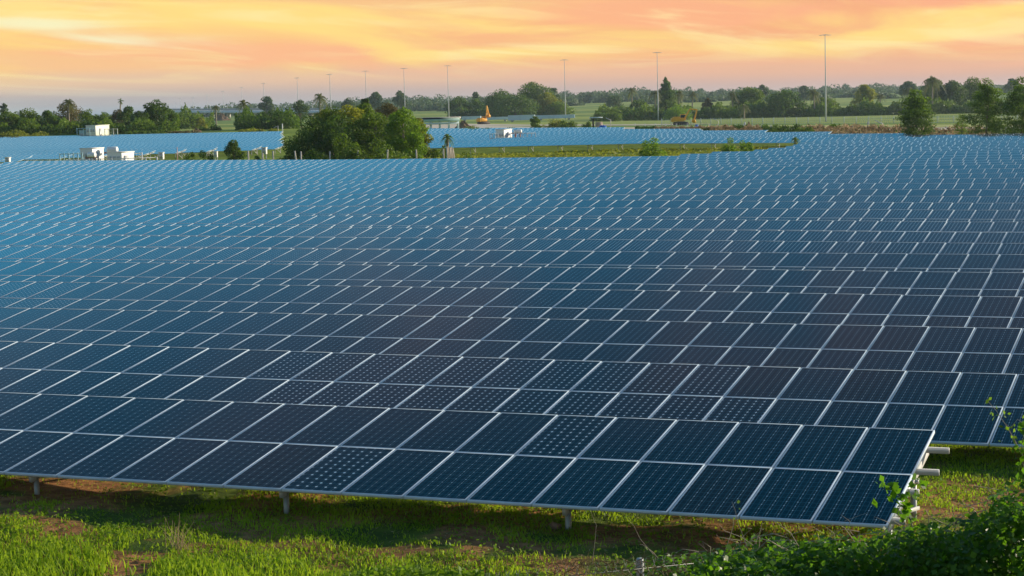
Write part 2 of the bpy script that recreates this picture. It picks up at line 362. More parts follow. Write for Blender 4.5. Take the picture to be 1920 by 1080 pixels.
def strip(name, pts, width, m, lift=.06, **kw):
    """a ribbon laid on the terrain along pts (x, y)"""
    P = []
    for (a, b) in zip(pts[:-1], pts[1:]):
        n = max(2, int(math.dist(a, b)/6)); P += [(a[0] + (b[0]-a[0])*i/n, a[1] + (b[1]-a[1])*i/n) for i in range(n)]
    P.append(pts[-1]); P = np.array(P); T = np.gradient(P, axis=0); T /= np.linalg.norm(T, axis=1)[:, None]
    Nn = np.stack([-T[:, 1], T[:, 0]], 1); V = []
    for j in range(5):
        Xy = P + Nn*width*(j/4 - .5); V.append(np.column_stack([Xy, zg(Xy[:, 0], Xy[:, 1]) + lift]))
    V = np.concatenate(V); n = len(P)
    Q = [[j*n+i, j*n+i+1, (j+1)*n+i+1, (j+1)*n+i] for j in range(4) for i in range(n-1)]
    return tag(link(bpy.data.objects.new(name, npmesh(name, V, Q, m))), **kw)
def XY(px, Y): d = ray(px, 200); return (d[0]/d[1]*Y, Y)
PAVE = simple('pale_road', (.58, .50, .38), .9, 0, .15, .2)
DRYG = simple('dry_grass_verge', (.36, .38, .07), .95, 0, .3, .3)

# ------------------------------------------------------------------ solar panels
FR, TH = .018, .038
def panel_arrays(u0, y0, spot, W=WP-.016, L=LP-.012):
    """frame and glass of one panel with its low left corner at (u0, y0) in the panel plane"""
    x0, x1, y1 = u0, u0+W, y0+L
    o = np.array([[x0, y0], [x1, y0], [x1, y1], [x0, y1]]); i = np.array([[x0+FR, y0+FR], [x1-FR, y0+FR], [x1-FR, y1-FR], [x0+FR, y1-FR]])
    return o, i
ca, sa = math.cos(TAU), math.sin(TAU)
def lift3(p2, h): return np.column_stack([p2[:, 0], p2[:, 1]*ca - h*sa, p2[:, 1]*sa + h*ca])
def panel_geo(u0, y0, part='both'):
    o, i = panel_arrays(u0, y0, 0)
    V = np.concatenate([lift3(o, 0), lift3(i, 0), lift3(o, -TH), lift3(i, -.004)])
    Qf = [[0, 1, 5, 4], [1, 2, 6, 5], [2, 3, 7, 6], [3, 0, 4, 7], [0, 8, 9, 1], [1, 9, 10, 2], [2, 10, 11, 3], [3, 11, 8, 0], [8, 11, 10, 9]]
    Qg = [[12, 13, 14, 15]]
    return V, Qf, Qg
def panels_mesh(name, items):
    """items: (u0, y0, spotted, dz) -> one mesh"""
    Vs, Qs, ms, uvs, n = [], [], [], [], 0
    for k, (u0, y0, sp, dz) in enumerate(items):
        V, Qf, Qg = panel_geo(u0, y0); V = V + np.array([0, 0, dz])
        Vs.append(V); Qs.append(np.array(Qf + Qg) + n); n += len(V); ms += [0]*9 + [2 if sp else 1]
        uv = np.zeros((10, 4, 2)); uv[9] = np.array([[0.001, 0], [5.999, 0], [5.999, 12], [0.001, 12]]) + np.array([6*k, 0]); uvs.append(uv)
    return npmesh(name, np.concatenate(Vs), np.concatenate(Qs), [ALU, CELL, CELLD], ms, np.concatenate(uvs))
def part_mesh(name, part, sp):
    V, Qf, Qg = panel_geo(0, 0)
    if part == 'frame': return npmesh(name, V[:12], Qf, [ALU])
    uv = np.array([[0.001, 0], [5.999, 0], [5.999, 12], [0.001, 12]])
    return npmesh(name, V[12:], np.array([[0, 1, 2, 3]]), [CELLD if sp else CELL], uv=uv)
ONE = [panels_mesh('solar_panel', [(0, 0, s, 0)]) for s in (0, 1)]
FRAME = part_mesh('frame', 'frame', 0); GLASS = [part_mesh('solar_panel', 'glass', s) for s in (0, 1)]

PH = {1: (1598, 690), 2: (1573, 608), 3: (1548, 550.5), 4: (1538.6, 507), 5: (1701.4, 477), 6: (1721.8, 456), 7: (1698, 435.5)}
SPOT = {1: [(480, 1430)], 3: [(-99, 118)], 5: [(-99, 640)], 6: [(95, 175), (300, 450), (830, 2000)], 7: [(-99, 190), (540, 2000)]}
ORD = ['', 'first', 'second', 'third', 'fourth', 'fifth', 'sixth', 'seventh', 'eighth', 'ninth', 'tenth', 'eleventh', 'twelfth', 'thirteenth', 'fourteenth', 'fifteenth',
 'sixteenth', 'seventeenth', 'eighteenth', 'nineteenth', 'twentieth', 'twenty-first', 'twenty-second', 'twenty-third', 'twenty-fourth', 'twenty-fifth', 'twenty-sixth',
 'twenty-seventh', 'twenty-eighth', 'twenty-ninth', 'thirtieth', 'thirty-first', 'thirty-second', 'thirty-third', 'thirty-fourth', 'thirty-fifth', 'thirty-sixth']
def q_of(k, px):
    """distance along row k's top edge from the first row's right end, for photo column px"""
    d = ray(px, 400); t = d[0]/d[1]; pp = DTOP + k*SP; Y = pp/(t*math.sin(A) + math.cos(A)); X = t*Y
    return (X - P0[0])*U[0] + (Y - P0[1])*U[1]
def row(k, xl, xr, label, group, level, phase=None, racks=True, endq=None):
    ql, qr = q_of(k, xl), q_of(k, xr) if endq is None else endq
    if phase is None: phase = rng.random()*WP
    i0 = math.floor((ql - phase)/WP); i1 = math.floor((qr - phase)/WP)
    cols = range(i0, i1)
    base = P0 + NN*k*SP
    qe = phase + i1*WP
    org = base + U*qe                                        # right end, low edge
    tE = org[0]/org[1]
    def zlow(q):
        P = base + U*q; Pt = P + NN*2*LP*ca
        return ztop(k, Pt[0]/Pt[1])[0] - 2*LP*sa if k else P0[2]
    zr = zlow(qe); zb = zg1(org[0] + NN[0]*1.3, org[1] + NN[1]*1.3)
    root = empty('solar_array', (org[0], org[1], zb), -A, label=label, cat='solar array', group=group)
    h0 = zr - zb
    items = []
    for c in cols:
        q = phase + c*WP; dz = zlow(q + WP/2) - zr
        for r in (0, 1):
            P = base + U*(q + WP/2) + NN*(r+.5)*LP*ca; P[2] = zr + dz + .3
            px, _ = proj(P)
            if k == 0: sp = (c == -9 and r == 0) or (c == -6 and r == 1)
            elif k <= 7: sp = any(a < px < b for a, b in SPOT.get(k, []))
            else: sp = (math.sin(c*.13 + k*2.7) + math.sin(c*.041 + k*5.1)) > -1.25
            items.append((q - qe + .008, r*LP + .006, sp, dz, r))
    def single(u0, y0, sp, dz, name='solar_panel'):
        if level == 0:
            o = bpy.data.objects.new(name, GLASS[sp]); link(o, root); link(bpy.data.objects.new('frame', FRAME), o)
        else: o = link(bpy.data.objects.new(name, ONE[sp]), root)
        o.location = (u0, y0*ca, y0*sa + h0 + dz); return o
    if level <= 1:
        for (u0, y0, sp, dz, r) in items: single(u0, y0, sp, dz)
    elif level == 2:
        up = [i for i in items if i[4] == 1]
        keep = sorted(up, key=lambda i: -i[0])[:100]; kid = set(map(id, keep))
        for (u0, y0, sp, dz, r) in keep: single(u0, y0, sp, dz)
        rest = [i for i in items if id(i) not in kid]
        o = link(bpy.data.objects.new('solar_panel', panels_mesh('solar_panel', [(i[0], i[1], i[2], i[3]) for i in rest])), root); o.location = (0, 0, h0); o['kind'] = 'stuff'
    else:
        o = link(bpy.data.objects.new('solar_panels' if 0 else 'panel_surface', panels_mesh('panel_surface', [(i[0], i[1], i[2], i[3]) for i in items])), root); o.location = (0, 0, h0)
    # racking: rails along the row, posts under them
    n = len(cols); L = n*WP
    if racks:
        seg = max(1, int(L//8))
        for y in (.35, 1.25, 1.92, 2.68):
            mb = MB(); ext = .24 if y > 1.5 else .12
            for s in range(seg):
                q0, q1 = qe - L*(s+1)/seg, qe - L*s/seg + (ext if s == 0 else 0)
                za, zb2 = zlow(q0) - zr + h0, zlow(min(q1, qe)) - zr + h0
                c0 = (q0 - qe, y*ca + .085*sa, y*sa + za - .085*ca); c1 = (q1 - qe, y*ca + .085*sa, y*sa + zb2 - .085*ca)
                mb.bar(c0, c1, .04, .07)
            mb.build('rail', ALUW, root)
        k4 = 0
        for j in range(int(L/(4.55*WP)) + 1):
            if racks != 'all' and j > 30: break
            q = qe - .06 - j*4.55*WP; P = base + U*q + NN*1.95*ca
            dz = zlow(q) - zr; g = zg1(P[0], P[1]) - zb; x = q - qe
            top = h0 + dz + 1.95*sa - .19
            MB().tube([(x, 1.95*ca, g - .3), (x, 1.95*ca, top)], .037, 10).build('post', GALV, root, smooth=False)
            mb = MB(); mb.bar((x, .25*ca, h0 + dz + .25*sa - .17), (x, 2.9*ca, h0 + dz + 2.9*sa - .17), .05, .09)
            mb.bar((x + .05, 1.95*ca, g + .12), (x + .05, .9*ca, h0 + dz + .9*sa - .2), .04, .04)
            mb.build('rafter', ALUW, root)
            Pf = base + U*q + NN*.38*ca; gf = zg1(Pf[0], Pf[1]) - zb
            MB().tube([(x, .38*ca, gf - .2), (x, .38*ca, h0 + dz + .38*sa - .19)], .037, 10).build('front_post', GALV, root)
            MB().box((x, 1.95*ca, top - .02), (.12, .10, .05)).build('bracket', GALV, root)
    return root
G1 = 'rows of blue solar panels filling the near field'
for k in range(0, 23):
    lab = 'front row of dark blue solar panels, lowest in the view, above the grass' if k == 0 else f'row of blue solar panels, {ORD[k+1]} row back from the foreground grass'
    ph = None
    if k == 0: ph = 0.0
    elif k in PH:
        q = q_of(k, PH[k][0]); ph = q % WP
    lvl = 0 if k < 5 else 1 if k < 6 else 2 if k < 18 else 3
    xl = -70 if k < 21 else (18 if k == 21 else 58)
    row(k, xl, 2300 if k else 0, lab, G1, lvl, ph, racks=('all' if k < 3 else (k in (22,))), endq=0.0 if k == 0 else None)
XL = {23: 1293, 24: 1350, 25: 1430, 26: 1449, 27: 1484, 28: 1500, 29: 1513, 30: 1543, 31: 1567, 32: 1593}
for k in range(23, 36):
    xr = 2200
    row(k, XL.get(k, 806), xr, f'row of light blue solar panels, {ORD[k+1]} row back from the foreground grass', G1, 3, None, racks=(k in (33,)) and 'all')
for j, k in enumerate(range(36, 50)):
    xr = {36: 1713, 37: 1713, 38: 1568, 39: 1568, 40: 1568, 41: 1445, 42: 1445, 43: 1445, 44: 1322, 45: 1322, 46: 1322}.get(k, 1176)
    row(k, 806 if k < 42 else 800, xr, f'row of pale panels beyond the bushy clump, {ORD[14-j]} in front of the far road', 'rows of panels in the middle block', 3, None, racks=False)
XRL = {26: 15, 27: 32, 28: 73, 29: 76, 30: 150, 31: 222, 32: 304, 33: 357, 34: 420, 35: 497}
for j, k in enumerate(range(26, 49)):
    row(k, -70, XRL.get(k, 541), f'row of pale panels in the left field by the white cabins, {ORD[j+1]} back', 'rows of panels in the far left block', 3, None, racks=(k >= 31 and k <= 36))

# ------------------------------------------------------------------ foliage
LG = leafmat('leaves_green', (.034, .082, .006), (.17, .26, .012))
LD = leafmat('leaves_dark', (.022, .060, .008), (.12, .21, .014))
LB = leafmat('leaves_bright', (.050, .120, .005), (.21, .34, .015), .45)
LY = leafmat('leaves_yellow', (.065, .090, .008), (.32, .34, .020), .4)
LBR = leafmat('leaves_brown', (.075, .065, .02), (.20, .17, .055), .3)
LV = leafmat('leaves_vine', (.025, .085, .004), (.13, .29, .008), .5, .42, .35)
LP_ = leafmat('palm_fronds', (.040, .065, .018), (.18, .19, .050), .3)
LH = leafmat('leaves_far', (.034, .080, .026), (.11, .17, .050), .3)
GRS = leafmat('grass_blades', (.085, .17, .006), (.34, .47, .018), .45, .6, .2)
DRY = leafmat('dry_stems', (.16, .11, .05), (.42, .33, .18), .2)
LEAF = dict(g=LG, d=LD, b=LB, y=LY, br=LBR, h=LH)
def leaves(P, Nrm, size, asp=.6, jit=.7, r=rng):
    """rhombus leaves at P with normals near Nrm -> V, Q"""
    n = len(P); nr = Nrm + r.normal(0, jit, (n, 3)); nr /= np.linalg.norm(nr, axis=1)[:, None] + 1e-9
    a = r.normal(0, 1, (n, 3)); a -= nr*(a*nr).sum(1)[:, None]; a /= np.linalg.norm(a, axis=1)[:, None] + 1e-9
    b = np.cross(nr, a); s = (size*(.6 + .8*r.random(n)))[:, None]
    V = np.stack([P - a*s*.5, P + b*s*asp*.5 + nr*s*.06, P + a*s*.5, P - b*s*asp*.5 + nr*s*.06], 1).reshape(-1, 3)
    return V, np.arange(4*n).reshape(n, 4)
def crown_pts(lobes, n, r=rng, shell=.55):
    w = np.array([(l[3]*l[4]*l[5])**.67 for l in lobes]); w /= w.sum()
    which = r.choice(len(lobes), n, p=w); L = np.array(lobes)[which]
    d = r.normal(0, 1, (n, 3)); d /= np.linalg.norm(d, axis=1)[:, None]
    rad = (shell + (1-shell)*r.random(n)**.6)[:, None]
    P = L[:, :3] + d*L[:, 3:6]*rad
    tone = np.clip(.35 + .25*(np.random.default_rng(int(r.integers(1e6))).random(len(lobes))[which] - .5)*2 + r.normal(0, .16, n), 0, 1)
    return P, d, tone
def lobes_broad(w, h, h0, r, nl=16):
    """crown of half-width w from height h0 to h"""
    L = []; ch = h - h0
    for i in range(nl):
        a = r.random()*2*math.pi; v = .12 + .88*r.random()**.85; s = w*(.24 + .18*r.random()); sv = min(s*.75, ch*.3)
        env = math.sqrt(max(.0, 1 - abs(v*1.06 - .42)**2.2*2.6)); rr = (w*1.0*env - s*.75)*(.45 + .55*r.random()**.5); rr = max(0, rr)
        L.append((rr*math.cos(a), rr*math.sin(a), h0 + v*ch - sv*.9, s, s, sv))
    L.append((0, 0, h0 + ch*.42, w*.62, w*.62, ch*.40)); return L
def lobes_bush(w, h, r, nl=14):
    L = []
    for i in range(nl):
        a = r.random()*2*math.pi; q = math.sqrt(r.random()); rr = w*.85*q; s = min(w*(.22 + .2*r.random()), h*.8); zc = h*(1 - q*q*.7)*r.random()
        L.append((rr*math.cos(a), rr*math.sin(a), max(s*.4, zc - s*.3), s, s, min(s, h*.4)))
    return L
def lobes_tier(w, h, r, tiers=7):
    L = []
    for i in range(tiers):
        f = i/(tiers-1); z = h*(.20 + .74*f); rw = w*(.62 + .95*f - 1.32*f*f)*(.8 + .35*r.random())
        nb = 6
        for j in range(nb):
            a = 2*math.pi*(j + r.random()*.9)/nb + i; q = rw*(.35 + .4*r.random()); s_ = rw*(.26 + .2*r.random()) + w*.05
            L.append((q*math.cos(a), q*math.sin(a), z + (r.random()-.4)*.10*h, s_, s_, h*(.035 + .04*r.random())))
    L.append((0, 0, h*.55, w*.17, w*.17, h*.36)); return L
def trunk_mesh(h, r0, limbs, mat, r, lean=0.0):
    mb = MB(); pts = [(lean*h*f*f + .04*h*math.sin(3*f)*.3, .02*h*math.sin(4*f+1), h*f) for f in np.linspace(0, 1, 6)]
    mb.tube([(pts[0][0], pts[0][1], -.4)] + pts[1:], np.linspace(r0, r0*.45, 6), 7)
    for (x, y, z) in limbs:
        s = pts[3] if z > h*.5 else pts[2]; s = np.array(s); e = np.array([x, y, z]); m_ = (s+e)/2 + np.array([0, 0, -.08*h])
        mb.tube([s, m_, e], [r0*.42, r0*.28, r0*.12], 5)
    return mb
def plant_obj(name, crown_name, lobes, n, leaf, size, loc, rz, label, cat, group=None, trunk=None, barkm=BARK, seed=0, shell=.55, jit=.7, asp=.6, h=3, tr=.12, lean=0):
    r = np.random.default_rng(seed); root = empty(name, loc, rz, label=label, cat=cat, group=group)
    P, d, tone = crown_pts(lobes, n, r, shell); keep = P[:, 2] > .02; P, d, tone = P[keep], d[keep], tone[keep]
    V, Q = leaves(P, d, size, asp, jit, r)
    link(bpy.data.objects.new(crown_name, npmesh(crown_name, V, Q, leaf, tone=tone)), root)
    if trunk:
        lim = [l[:3] for l in lobes[:7]]
        trunk_mesh(h*.72, tr, lim, barkm, r, lean).build('trunk', barkm, root)
    return root
_seed = [100]
def tree(px, ytop, wpx, Y, kind='broad', leaf='g', label='', n=None, size=None, h0f=.18, group=None, bark=BARK, name=None, base=None, dens=1.0, cat='tree'):
    _seed[0] += 1; r = np.random.default_rng(_seed[0])
    p = at(px, ytop, Y); x = p[0]; z0 = zg1(x, Y) if base is None else base; h = p[2] - z0; w = wpx/F*Y/2
    w *= 1.13 if Y < 300 else 1.3; area = w*h*2
    size = size or max(.10, Y*.00075)*(1.0 if Y < 300 else 1.15)
    n = n or int(min(9000, max(350, dens*4.6*area/(size*size*.35))))
    if kind == 'broad': lb = lobes_broad(w, h, h*h0f, r, 24)
    elif kind == 'tier': lb = lobes_tier(w, h, r, 8)
    else: lb = lobes_bush(w, h, r, 16)
    return plant_obj(name or {'broad': 'broadleaf_tree', 'tier': 'tiered_tree', 'bush': 'bush'}[kind], 'crown' if kind != 'bush' else 'foliage', lb, n, LEAF[leaf], size, (x, Y, z0), r.random()*6.28 if kind != 'bush' else 0,
                     label, cat if kind != 'bush' else 'bush', group, trunk=kind != 'bush', barkm=bark, seed=_seed[0], h=h, tr=max(.09, w*.045), shell=.5 if kind != 'tier' else .2, lean=.02)
def palm(px, ytop, crown_px, Y, label, fan=False, leaf=None, dead=.15, group='coconut palms', base=None):
    _seed[0] += 1; r = np.random.default_rng(_seed[0])
    p = at(px, ytop, Y); x = p[0]; z0 = zg1(x, Y) if base is None else base; R_ = crown_px/F*Y/2; h = p[2] - z0 - R_*.45
    root = empty('palm_tree', (x, Y, z0), r.random()*6.28, label=label, cat='palm tree', group=group)
    mb = MB(); ln = r.normal(0, .03); pts = [(ln*h*f*f, .0, h*f) for f in np.linspace(0, 1, 7)]; pts[0] = (0, 0, -.4)
    mb.tube(pts, np.linspace(max(.20, Y*.00045), max(.13, Y*.00032), 7), 7); mb.build('trunk', BARKP, root)
    top = np.array(pts[-1]); V, Q, T = [], [], []; n = 0; nf = 24 if not fan else 26
    for i in range(nf):
        az = 2*math.pi*i/nf*2.4 + r.random()*.5; el = R(80) - (i/nf)*R(125 if not fan else 150) + r.normal(0, .1); Lf = R_*(.85 + .35*r.random())*(1 if not fan else .8)
        d = np.array([math.cos(az)*math.cos(el), math.sin(az)*math.cos(el), math.sin(el)]); side = np.array([-math.sin(az), math.cos(az), 0])
        prev = top.copy(); m_ = 9; tn = np.clip(r.normal(.45, .2) + (.35 if i > nf*(1-dead) else 0), 0, 1)
        for j in range(m_):
            f = (j+1)/m_; dd = d - np.array([0, 0, 1])*(.9*f*f if not fan else .3*f); cur = top + dd*Lf*f
            wd = R_*(.15*math.sin(math.pi*min(1, f*.9+.1))**.6 + .02)*(1 if not fan else (.3+f))
            for s_ in (-1, 1):
                droop = -wd*.75
                a1 = prev; b1 = cur; c1 = cur + side*s_*wd + (cur-prev)*.8 + np.array([0, 0, droop]); d1 = prev*.4 + cur*.6
                V += [a1, d1, c1 + (prev-cur)*.45, c1]; Q.append([n, n+1, n+3, n+2]); n += 4; T.append(tn + r.normal(0, .08))
            prev = cur
    link(bpy.data.objects.new('crown', npmesh('crown', V, Q, leaf or LP_, tone=np.clip(T, 0, 1))), root)
    return root

# --- left wood behind the far left panels
GL = 'trees behind the far left panel block'
for (px, yt, w, Y, lf, lab) in [
 (14, 207, 50, 378, 'g', 'round green bushy tree at the far left edge of the left wood'),
 (52, 202, 62, 384, 'g', 'spreading mid green tree second in the left wood from the picture edge'),
 (88, 207, 46, 380, 'd', 'darker green tree left of the reddish bare tree in the left wood'),
 (45, 220, 50, 372, 'g', 'low olive tree in front of the left wood'),
 (165, 204, 46, 382, 'g', 'green tree just right of the reddish tree with the palm'),
 (194, 209, 42, 378, 'g', 'rounded green tree at the right end of the left wood'),
 (178, 222, 60, 374, 'd', 'low dark tree behind the cream equipment cabin'),
 (222, 203, 34, 392, 'br', 'greyish brown tree under the fan palm'),
 (240, 199, 38, 386, 'd', 'dark leafy tree left of the tallest tree of the left clump'),
 (262, 207, 46, 380, 'd', 'dark rounded tree against the left side of the tallest left tree'),
 (293, 182, 52, 383, 'd', 'tallest dark green tree of the clump behind the left panels'),
 (316, 203, 34, 388, 'd', 'dark tree on the right shoulder of the tallest left tree'),
 (340, 214, 26, 560, 'g', 'small round tree left of the farm field near the overpass'),
 (360, 216, 28, 570, 'g', 'second small round tree beside the farm field near the overpass'),
 (376, 219, 22, 560, 'y', 'small yellowish tree at the right end of the row by the farm field')]:
    tree(px, yt, w, Y, 'broad', lf, lab, h0f=.04, group=GL)
tree(125, 190, 60, 388, 'broad', 'br', 'reddish brown thinly leaved tree around the tall palm', h0f=.1, dens=.45, group=GL)
tree(6, 193, 17, 640, 'broad', 'h', 'thin hazy tree with flat crown at the far left edge', h0f=.55, dens=.5, group='hazy trees standing above the far wood')
palm(127, 184, 32, 384, 'tall coconut palm standing in the reddish brown tree')
palm(223, 185, 17, 400, 'fan palm with round crown above the left tree clump', fan=True, leaf=LD)
for (px, yt, w, Y, lf, lab) in [(380, 237, 22, 390, 'd', 'dark low bush at the back edge of the left panels'), (403, 232, 20, 392, 'd', 'round dark bush beside the leaning palm behind the left panels'),
 (30, 240, 90, 362, 'y', 'long low hedge of weeds at the left edge behind the panels'), (250, 243, 120, 362, 'g', 'low weeds behind the left panels below the tallest tree'), (350, 243, 60, 365, 'br', 'brown scrub on the bank behind the left panels'), (470, 240, 90, 362, 'y', 'yellowish low hedge behind the left panels beside the dark grove')]:
    tree(px, yt, w, Y, 'bush', lf, lab, group='low scrub behind the far left panels')
palm(404, 196, 21, 430, 'slim coconut palm with leaning trunk right of the farm field')
bpy.context.view_layer.update()
palm(459, 186, 36, 420, 'broad coconut palm rising over the dark grove')
for (px, yt, w, Y, lab) in [(462, 216, 42, 392, 'dark tree at the left end of the grove below the broad palm'), (490, 209, 46, 396, 'dark dense tree in the middle of the grove'), (517, 203, 46, 398, 'dark tallest tree at the right of the grove'), (540, 207, 40, 394, 'dark tree of the grove touching the big bush clump'), (500, 222, 90, 386, 'low dark tree filling the front of the grove')]:
    tree(px, yt, w, Y, 'broad', 'd', lab, h0f=.02, group='dark grove behind the left panels')
tree(562, 187, 34, 520, 'broad', 'h', 'thin grey green tree left of the middle palm', dens=.6, group='hazy trees standing above the far wood')
palm(599, 174, 36, 430, 'coconut palm rising behind the big bush clump')

# --- the bushy clump in the middle distance
GC = 'trees of the big bushy clump'
for (px, yt, w, Y, kd, lf, lab, h0) in [
 (585, 214, 84, 192, 'broad', 'd', 'dark dense tree forming the left side of the bushy clump', .0),
 (572, 240, 66, 189, 'bush', 'd', 'dark bush low on the left side of the clump', 0),
 (622, 199, 70, 196, 'broad', 'g', 'olive green tree in the left half of the bushy clump', .05),
 (655, 195, 74, 194, 'broad', 'y', 'yellow green feathery tree at the top of the bushy clump', .1),
 (683, 196, 66, 200, 'broad', 'g', 'green tree in the centre of the bushy clump', .05),
 (722, 193, 66, 203, 'broad', 'br', 'brownish thin topped tree behind the bright tree of the clump', .1),
 (690, 220, 90, 193, 'broad', 'd', 'dark low tree in the middle of the bushy clump', .0),
 (757, 203, 70, 188, 'broad', 'b', 'bright green tree with visible pale trunk in the clump', .3),
 (785, 222, 44, 192, 'broad', 'y', 'feathery yellow tree at the right edge of the clump', .0),
 (779, 245, 50, 186, 'bush', 'b', 'bright green bush at the right foot of the clump', 0),
 (625, 259, 76, 183, 'bush', 'g', 'olive yellow bush at the front foot of the clump', 0),
 (708, 262, 90, 182, 'bush', 'g', 'green creeper mound in front of the clump', 0),
 (665, 272, 50, 181, 'bush', 'g', 'small green bush behind the concrete posts', 0),
 (640, 211, 96, 189, 'broad', 'd', 'dark broad tree filling the lower left half of the clump', .0),
 (700, 207, 96, 191, 'broad', 'g', 'green broad tree filling the middle of the clump', .0),
 (612, 203, 70, 199, 'broad', 'y', 'yellow green tree at the upper left of the clump', .0)]:
    tree(px, yt - 2, w*1.22, Y, kd, lf, lab, h0f=h0, group=GC, bark=BARKP, size=.19, n=7600 if kd == 'broad' else 4200)
tree(685, 180, 26, 250, 'broad', 'd', 'small dark round tree peeping over the bushy clump', h0f=.3, size=.2)
for (px, yt, w, Y, kd, lf, lab) in [
 (437, 262, 42, 200, 'broad', 'd', 'dark small tree in front of the left panels beside the posts'),
 (383, 280, 38, 194, 'bush', 'd', 'dark round bush right of the white cabins'),
 (357, 283, 30, 196, 'bush', 'g', 'light green bush between the white cabinet and the dark bush'),
 (485, 283, 34, 192, 'bush', 'd', 'dark bush under the panel row end left of the clump'),
 (535, 287, 50, 188, 'bush', 'g', 'low green bush at the left foot of the clump'),
 (822, 268, 40, 190, 'bush', 'g', 'mounded green bush left of the bundle of old posts'),
 (862, 285, 46, 184, 'bush', 'g', 'low round green bush right of the bundle of old posts'),
 (905, 289, 60, 182, 'bush', 'y', 'flat yellowish bush at the near edge of the grass gap'),
 (1222, 259, 48, 186, 'bush', 'b', 'light yellow green young tree in front of the middle panels'),
 (1374, 257, 40, 192, 'bush', 'b', 'bright green sapling left of the pair in front of the panels'),
 (1398, 260, 34, 193, 'bush', 'b', 'yellowish sapling right of the pair in front of the panels')]:
    tree(px, yt, w, Y, kd, lf, lab, group='small growth in the grass gap', size=.16, h0f=.1, dens=.8)
palm(1491, 256, 22, 200, 'short stubby palm like shrub between the panel blocks', leaf=LG, group='small growth in the grass gap', dead=.0)
palm(838, 250, 30, 192, 'banana like plant with upright leaves by the old posts', leaf=LG, group='small growth in the grass gap', dead=.0)

# --- big trees centre and right
GR = 'trees beyond the road on the right'
for (px, yt, w, Y, kd, lf, lab, h0) in [
 (862, 178, 50, 700, 'broad', 'd', 'dark wide tree behind the right side of the first excavator mast', .0),
 (893, 183, 34, 700, 'broad', 'd', 'dark tree right beside the excavator arm', .0),
 (938, 167, 62, 560, 'broad', 'd', 'dark left part tree of the large central tree group', .1),
 (965, 176, 70, 552, 'broad', 'd', 'dark low tree in the middle of the large central group', .05),
 (998, 153, 66, 570, 'broad', 'g', 'tallest light topped tree of the large central group', .15),
 (1026, 173, 44, 562, 'broad', 'y', 'yellowish tree on the right of the large central group', .2),
 (1045, 190, 46, 556, 'broad', 'g', 'lower green tree at the right end of the central group', .05),
 (1125, 209, 34, 560, 'broad', 'd', 'low dark bush tree left of the small shelter', .0),
 (1148, 208, 34, 556, 'broad', 'g', 'low green bush tree above the small shelter', .0),
 (1166, 198, 50, 600, 'broad', 'd', 'dark tree left of the tall mast group', .0),
 (1195, 183, 36, 605, 'broad', 'd', 'upright dark tree in front of the hazy palm', .0),
 (1185, 202, 54, 590, 'broad', 'd', 'dark low tree left of the second tall mast', .0),
 (1222, 198, 40, 592, 'broad', 'd', 'dark tree immediately left of the second tall mast', .0),
 (1250, 165, 44, 640, 'broad', 'g', 'grey green tree under the layered conifer like top', .1),
 (1268, 199, 54, 560, 'broad', 'b', 'bright green rounded tree behind the second excavator', .0),
 (1300, 203, 40, 580, 'broad', 'd', 'dark tree right of the second excavator', .0),
 (1337, 202, 44, 585, 'broad', 'd', 'dark low tree below the brown layered tree', .0),
 (1366, 198, 44, 584, 'broad', 'd', 'dark tree left of the big rounded pair', .0),
 (1403, 162, 62, 600, 'broad', 'g', 'tall spreading tree left of the big round tree', .25),
 (1400, 190, 60, 588, 'broad', 'g', 'leafy lower tree beside the orange tinged palm', .0),
 (1470, 167, 84, 575, 'broad', 'd', 'big round dark green tree, widest on the right side', .0),
 (1545, 181, 50, 590, 'broad', 'g', 'green tree behind the tallest mast', .0),
 (1580, 204, 60, 585, 'broad', 'g', 'low green tree right of the tallest mast', .0),
 (1606, 198, 56, 588, 'broad', 'd', 'dark low tree below the tall olive tree', .0),
 (1620, 158, 44, 640, 'broad', 'y', 'tall olive tree with narrow round crown right of the tallest mast', .2),
 (1650, 199, 60, 590, 'broad', 'd', 'dark low tree below the small dark palm', .0),
 (1688, 195, 40, 600, 'broad', 'br', 'greyish thin tree left of the first roadside tree', .0),
 (1702, 151, 32, 800, 'broad', 'h', 'hazy round tree left of the tall right hand palm', .4),
 (1750, 144, 50, 600, 'broad', 'g', 'tall tree behind the tall right hand palm', .3),
 (1786, 150, 52, 596, 'broad', 'd', 'tall dark tree between palm and second roadside tree', .05),
 (1760, 185, 80, 588, 'broad', 'd', 'wide dark tree below the tall right hand palm', .0),
 (1822, 143, 60, 604, 'broad', 'g', 'tall light topped tree left of the second roadside tree', .1),
 (1880, 190, 70, 600, 'broad', 'd', 'dark low tree between the second and third roadside trees', .0),
 (1912, 175, 60, 610, 'broad', 'g', 'green tree at the right picture edge behind the roadside tree', .0),
 (1897, 147, 24, 900, 'broad', 'h', 'hazy round crowned tree near the right picture edge', .5)]:
    tree(px, yt, w*(1.22 if 925 < px < 1060 else 1), Y*(1.5 if px < 1100 and Y < 650 else 1.2 if Y < 700 else 1.25), kd, lf, lab, h0f=h0, group=GR)
tree(1248, 146, 36, 745, 'tier', 'd', 'layered conifer like tree behind the second tall mast', group=GR)
tree(1327, 185, 30, 715, 'tier', 'br', 'brown flat layered tree right of the second excavator', group=GR)
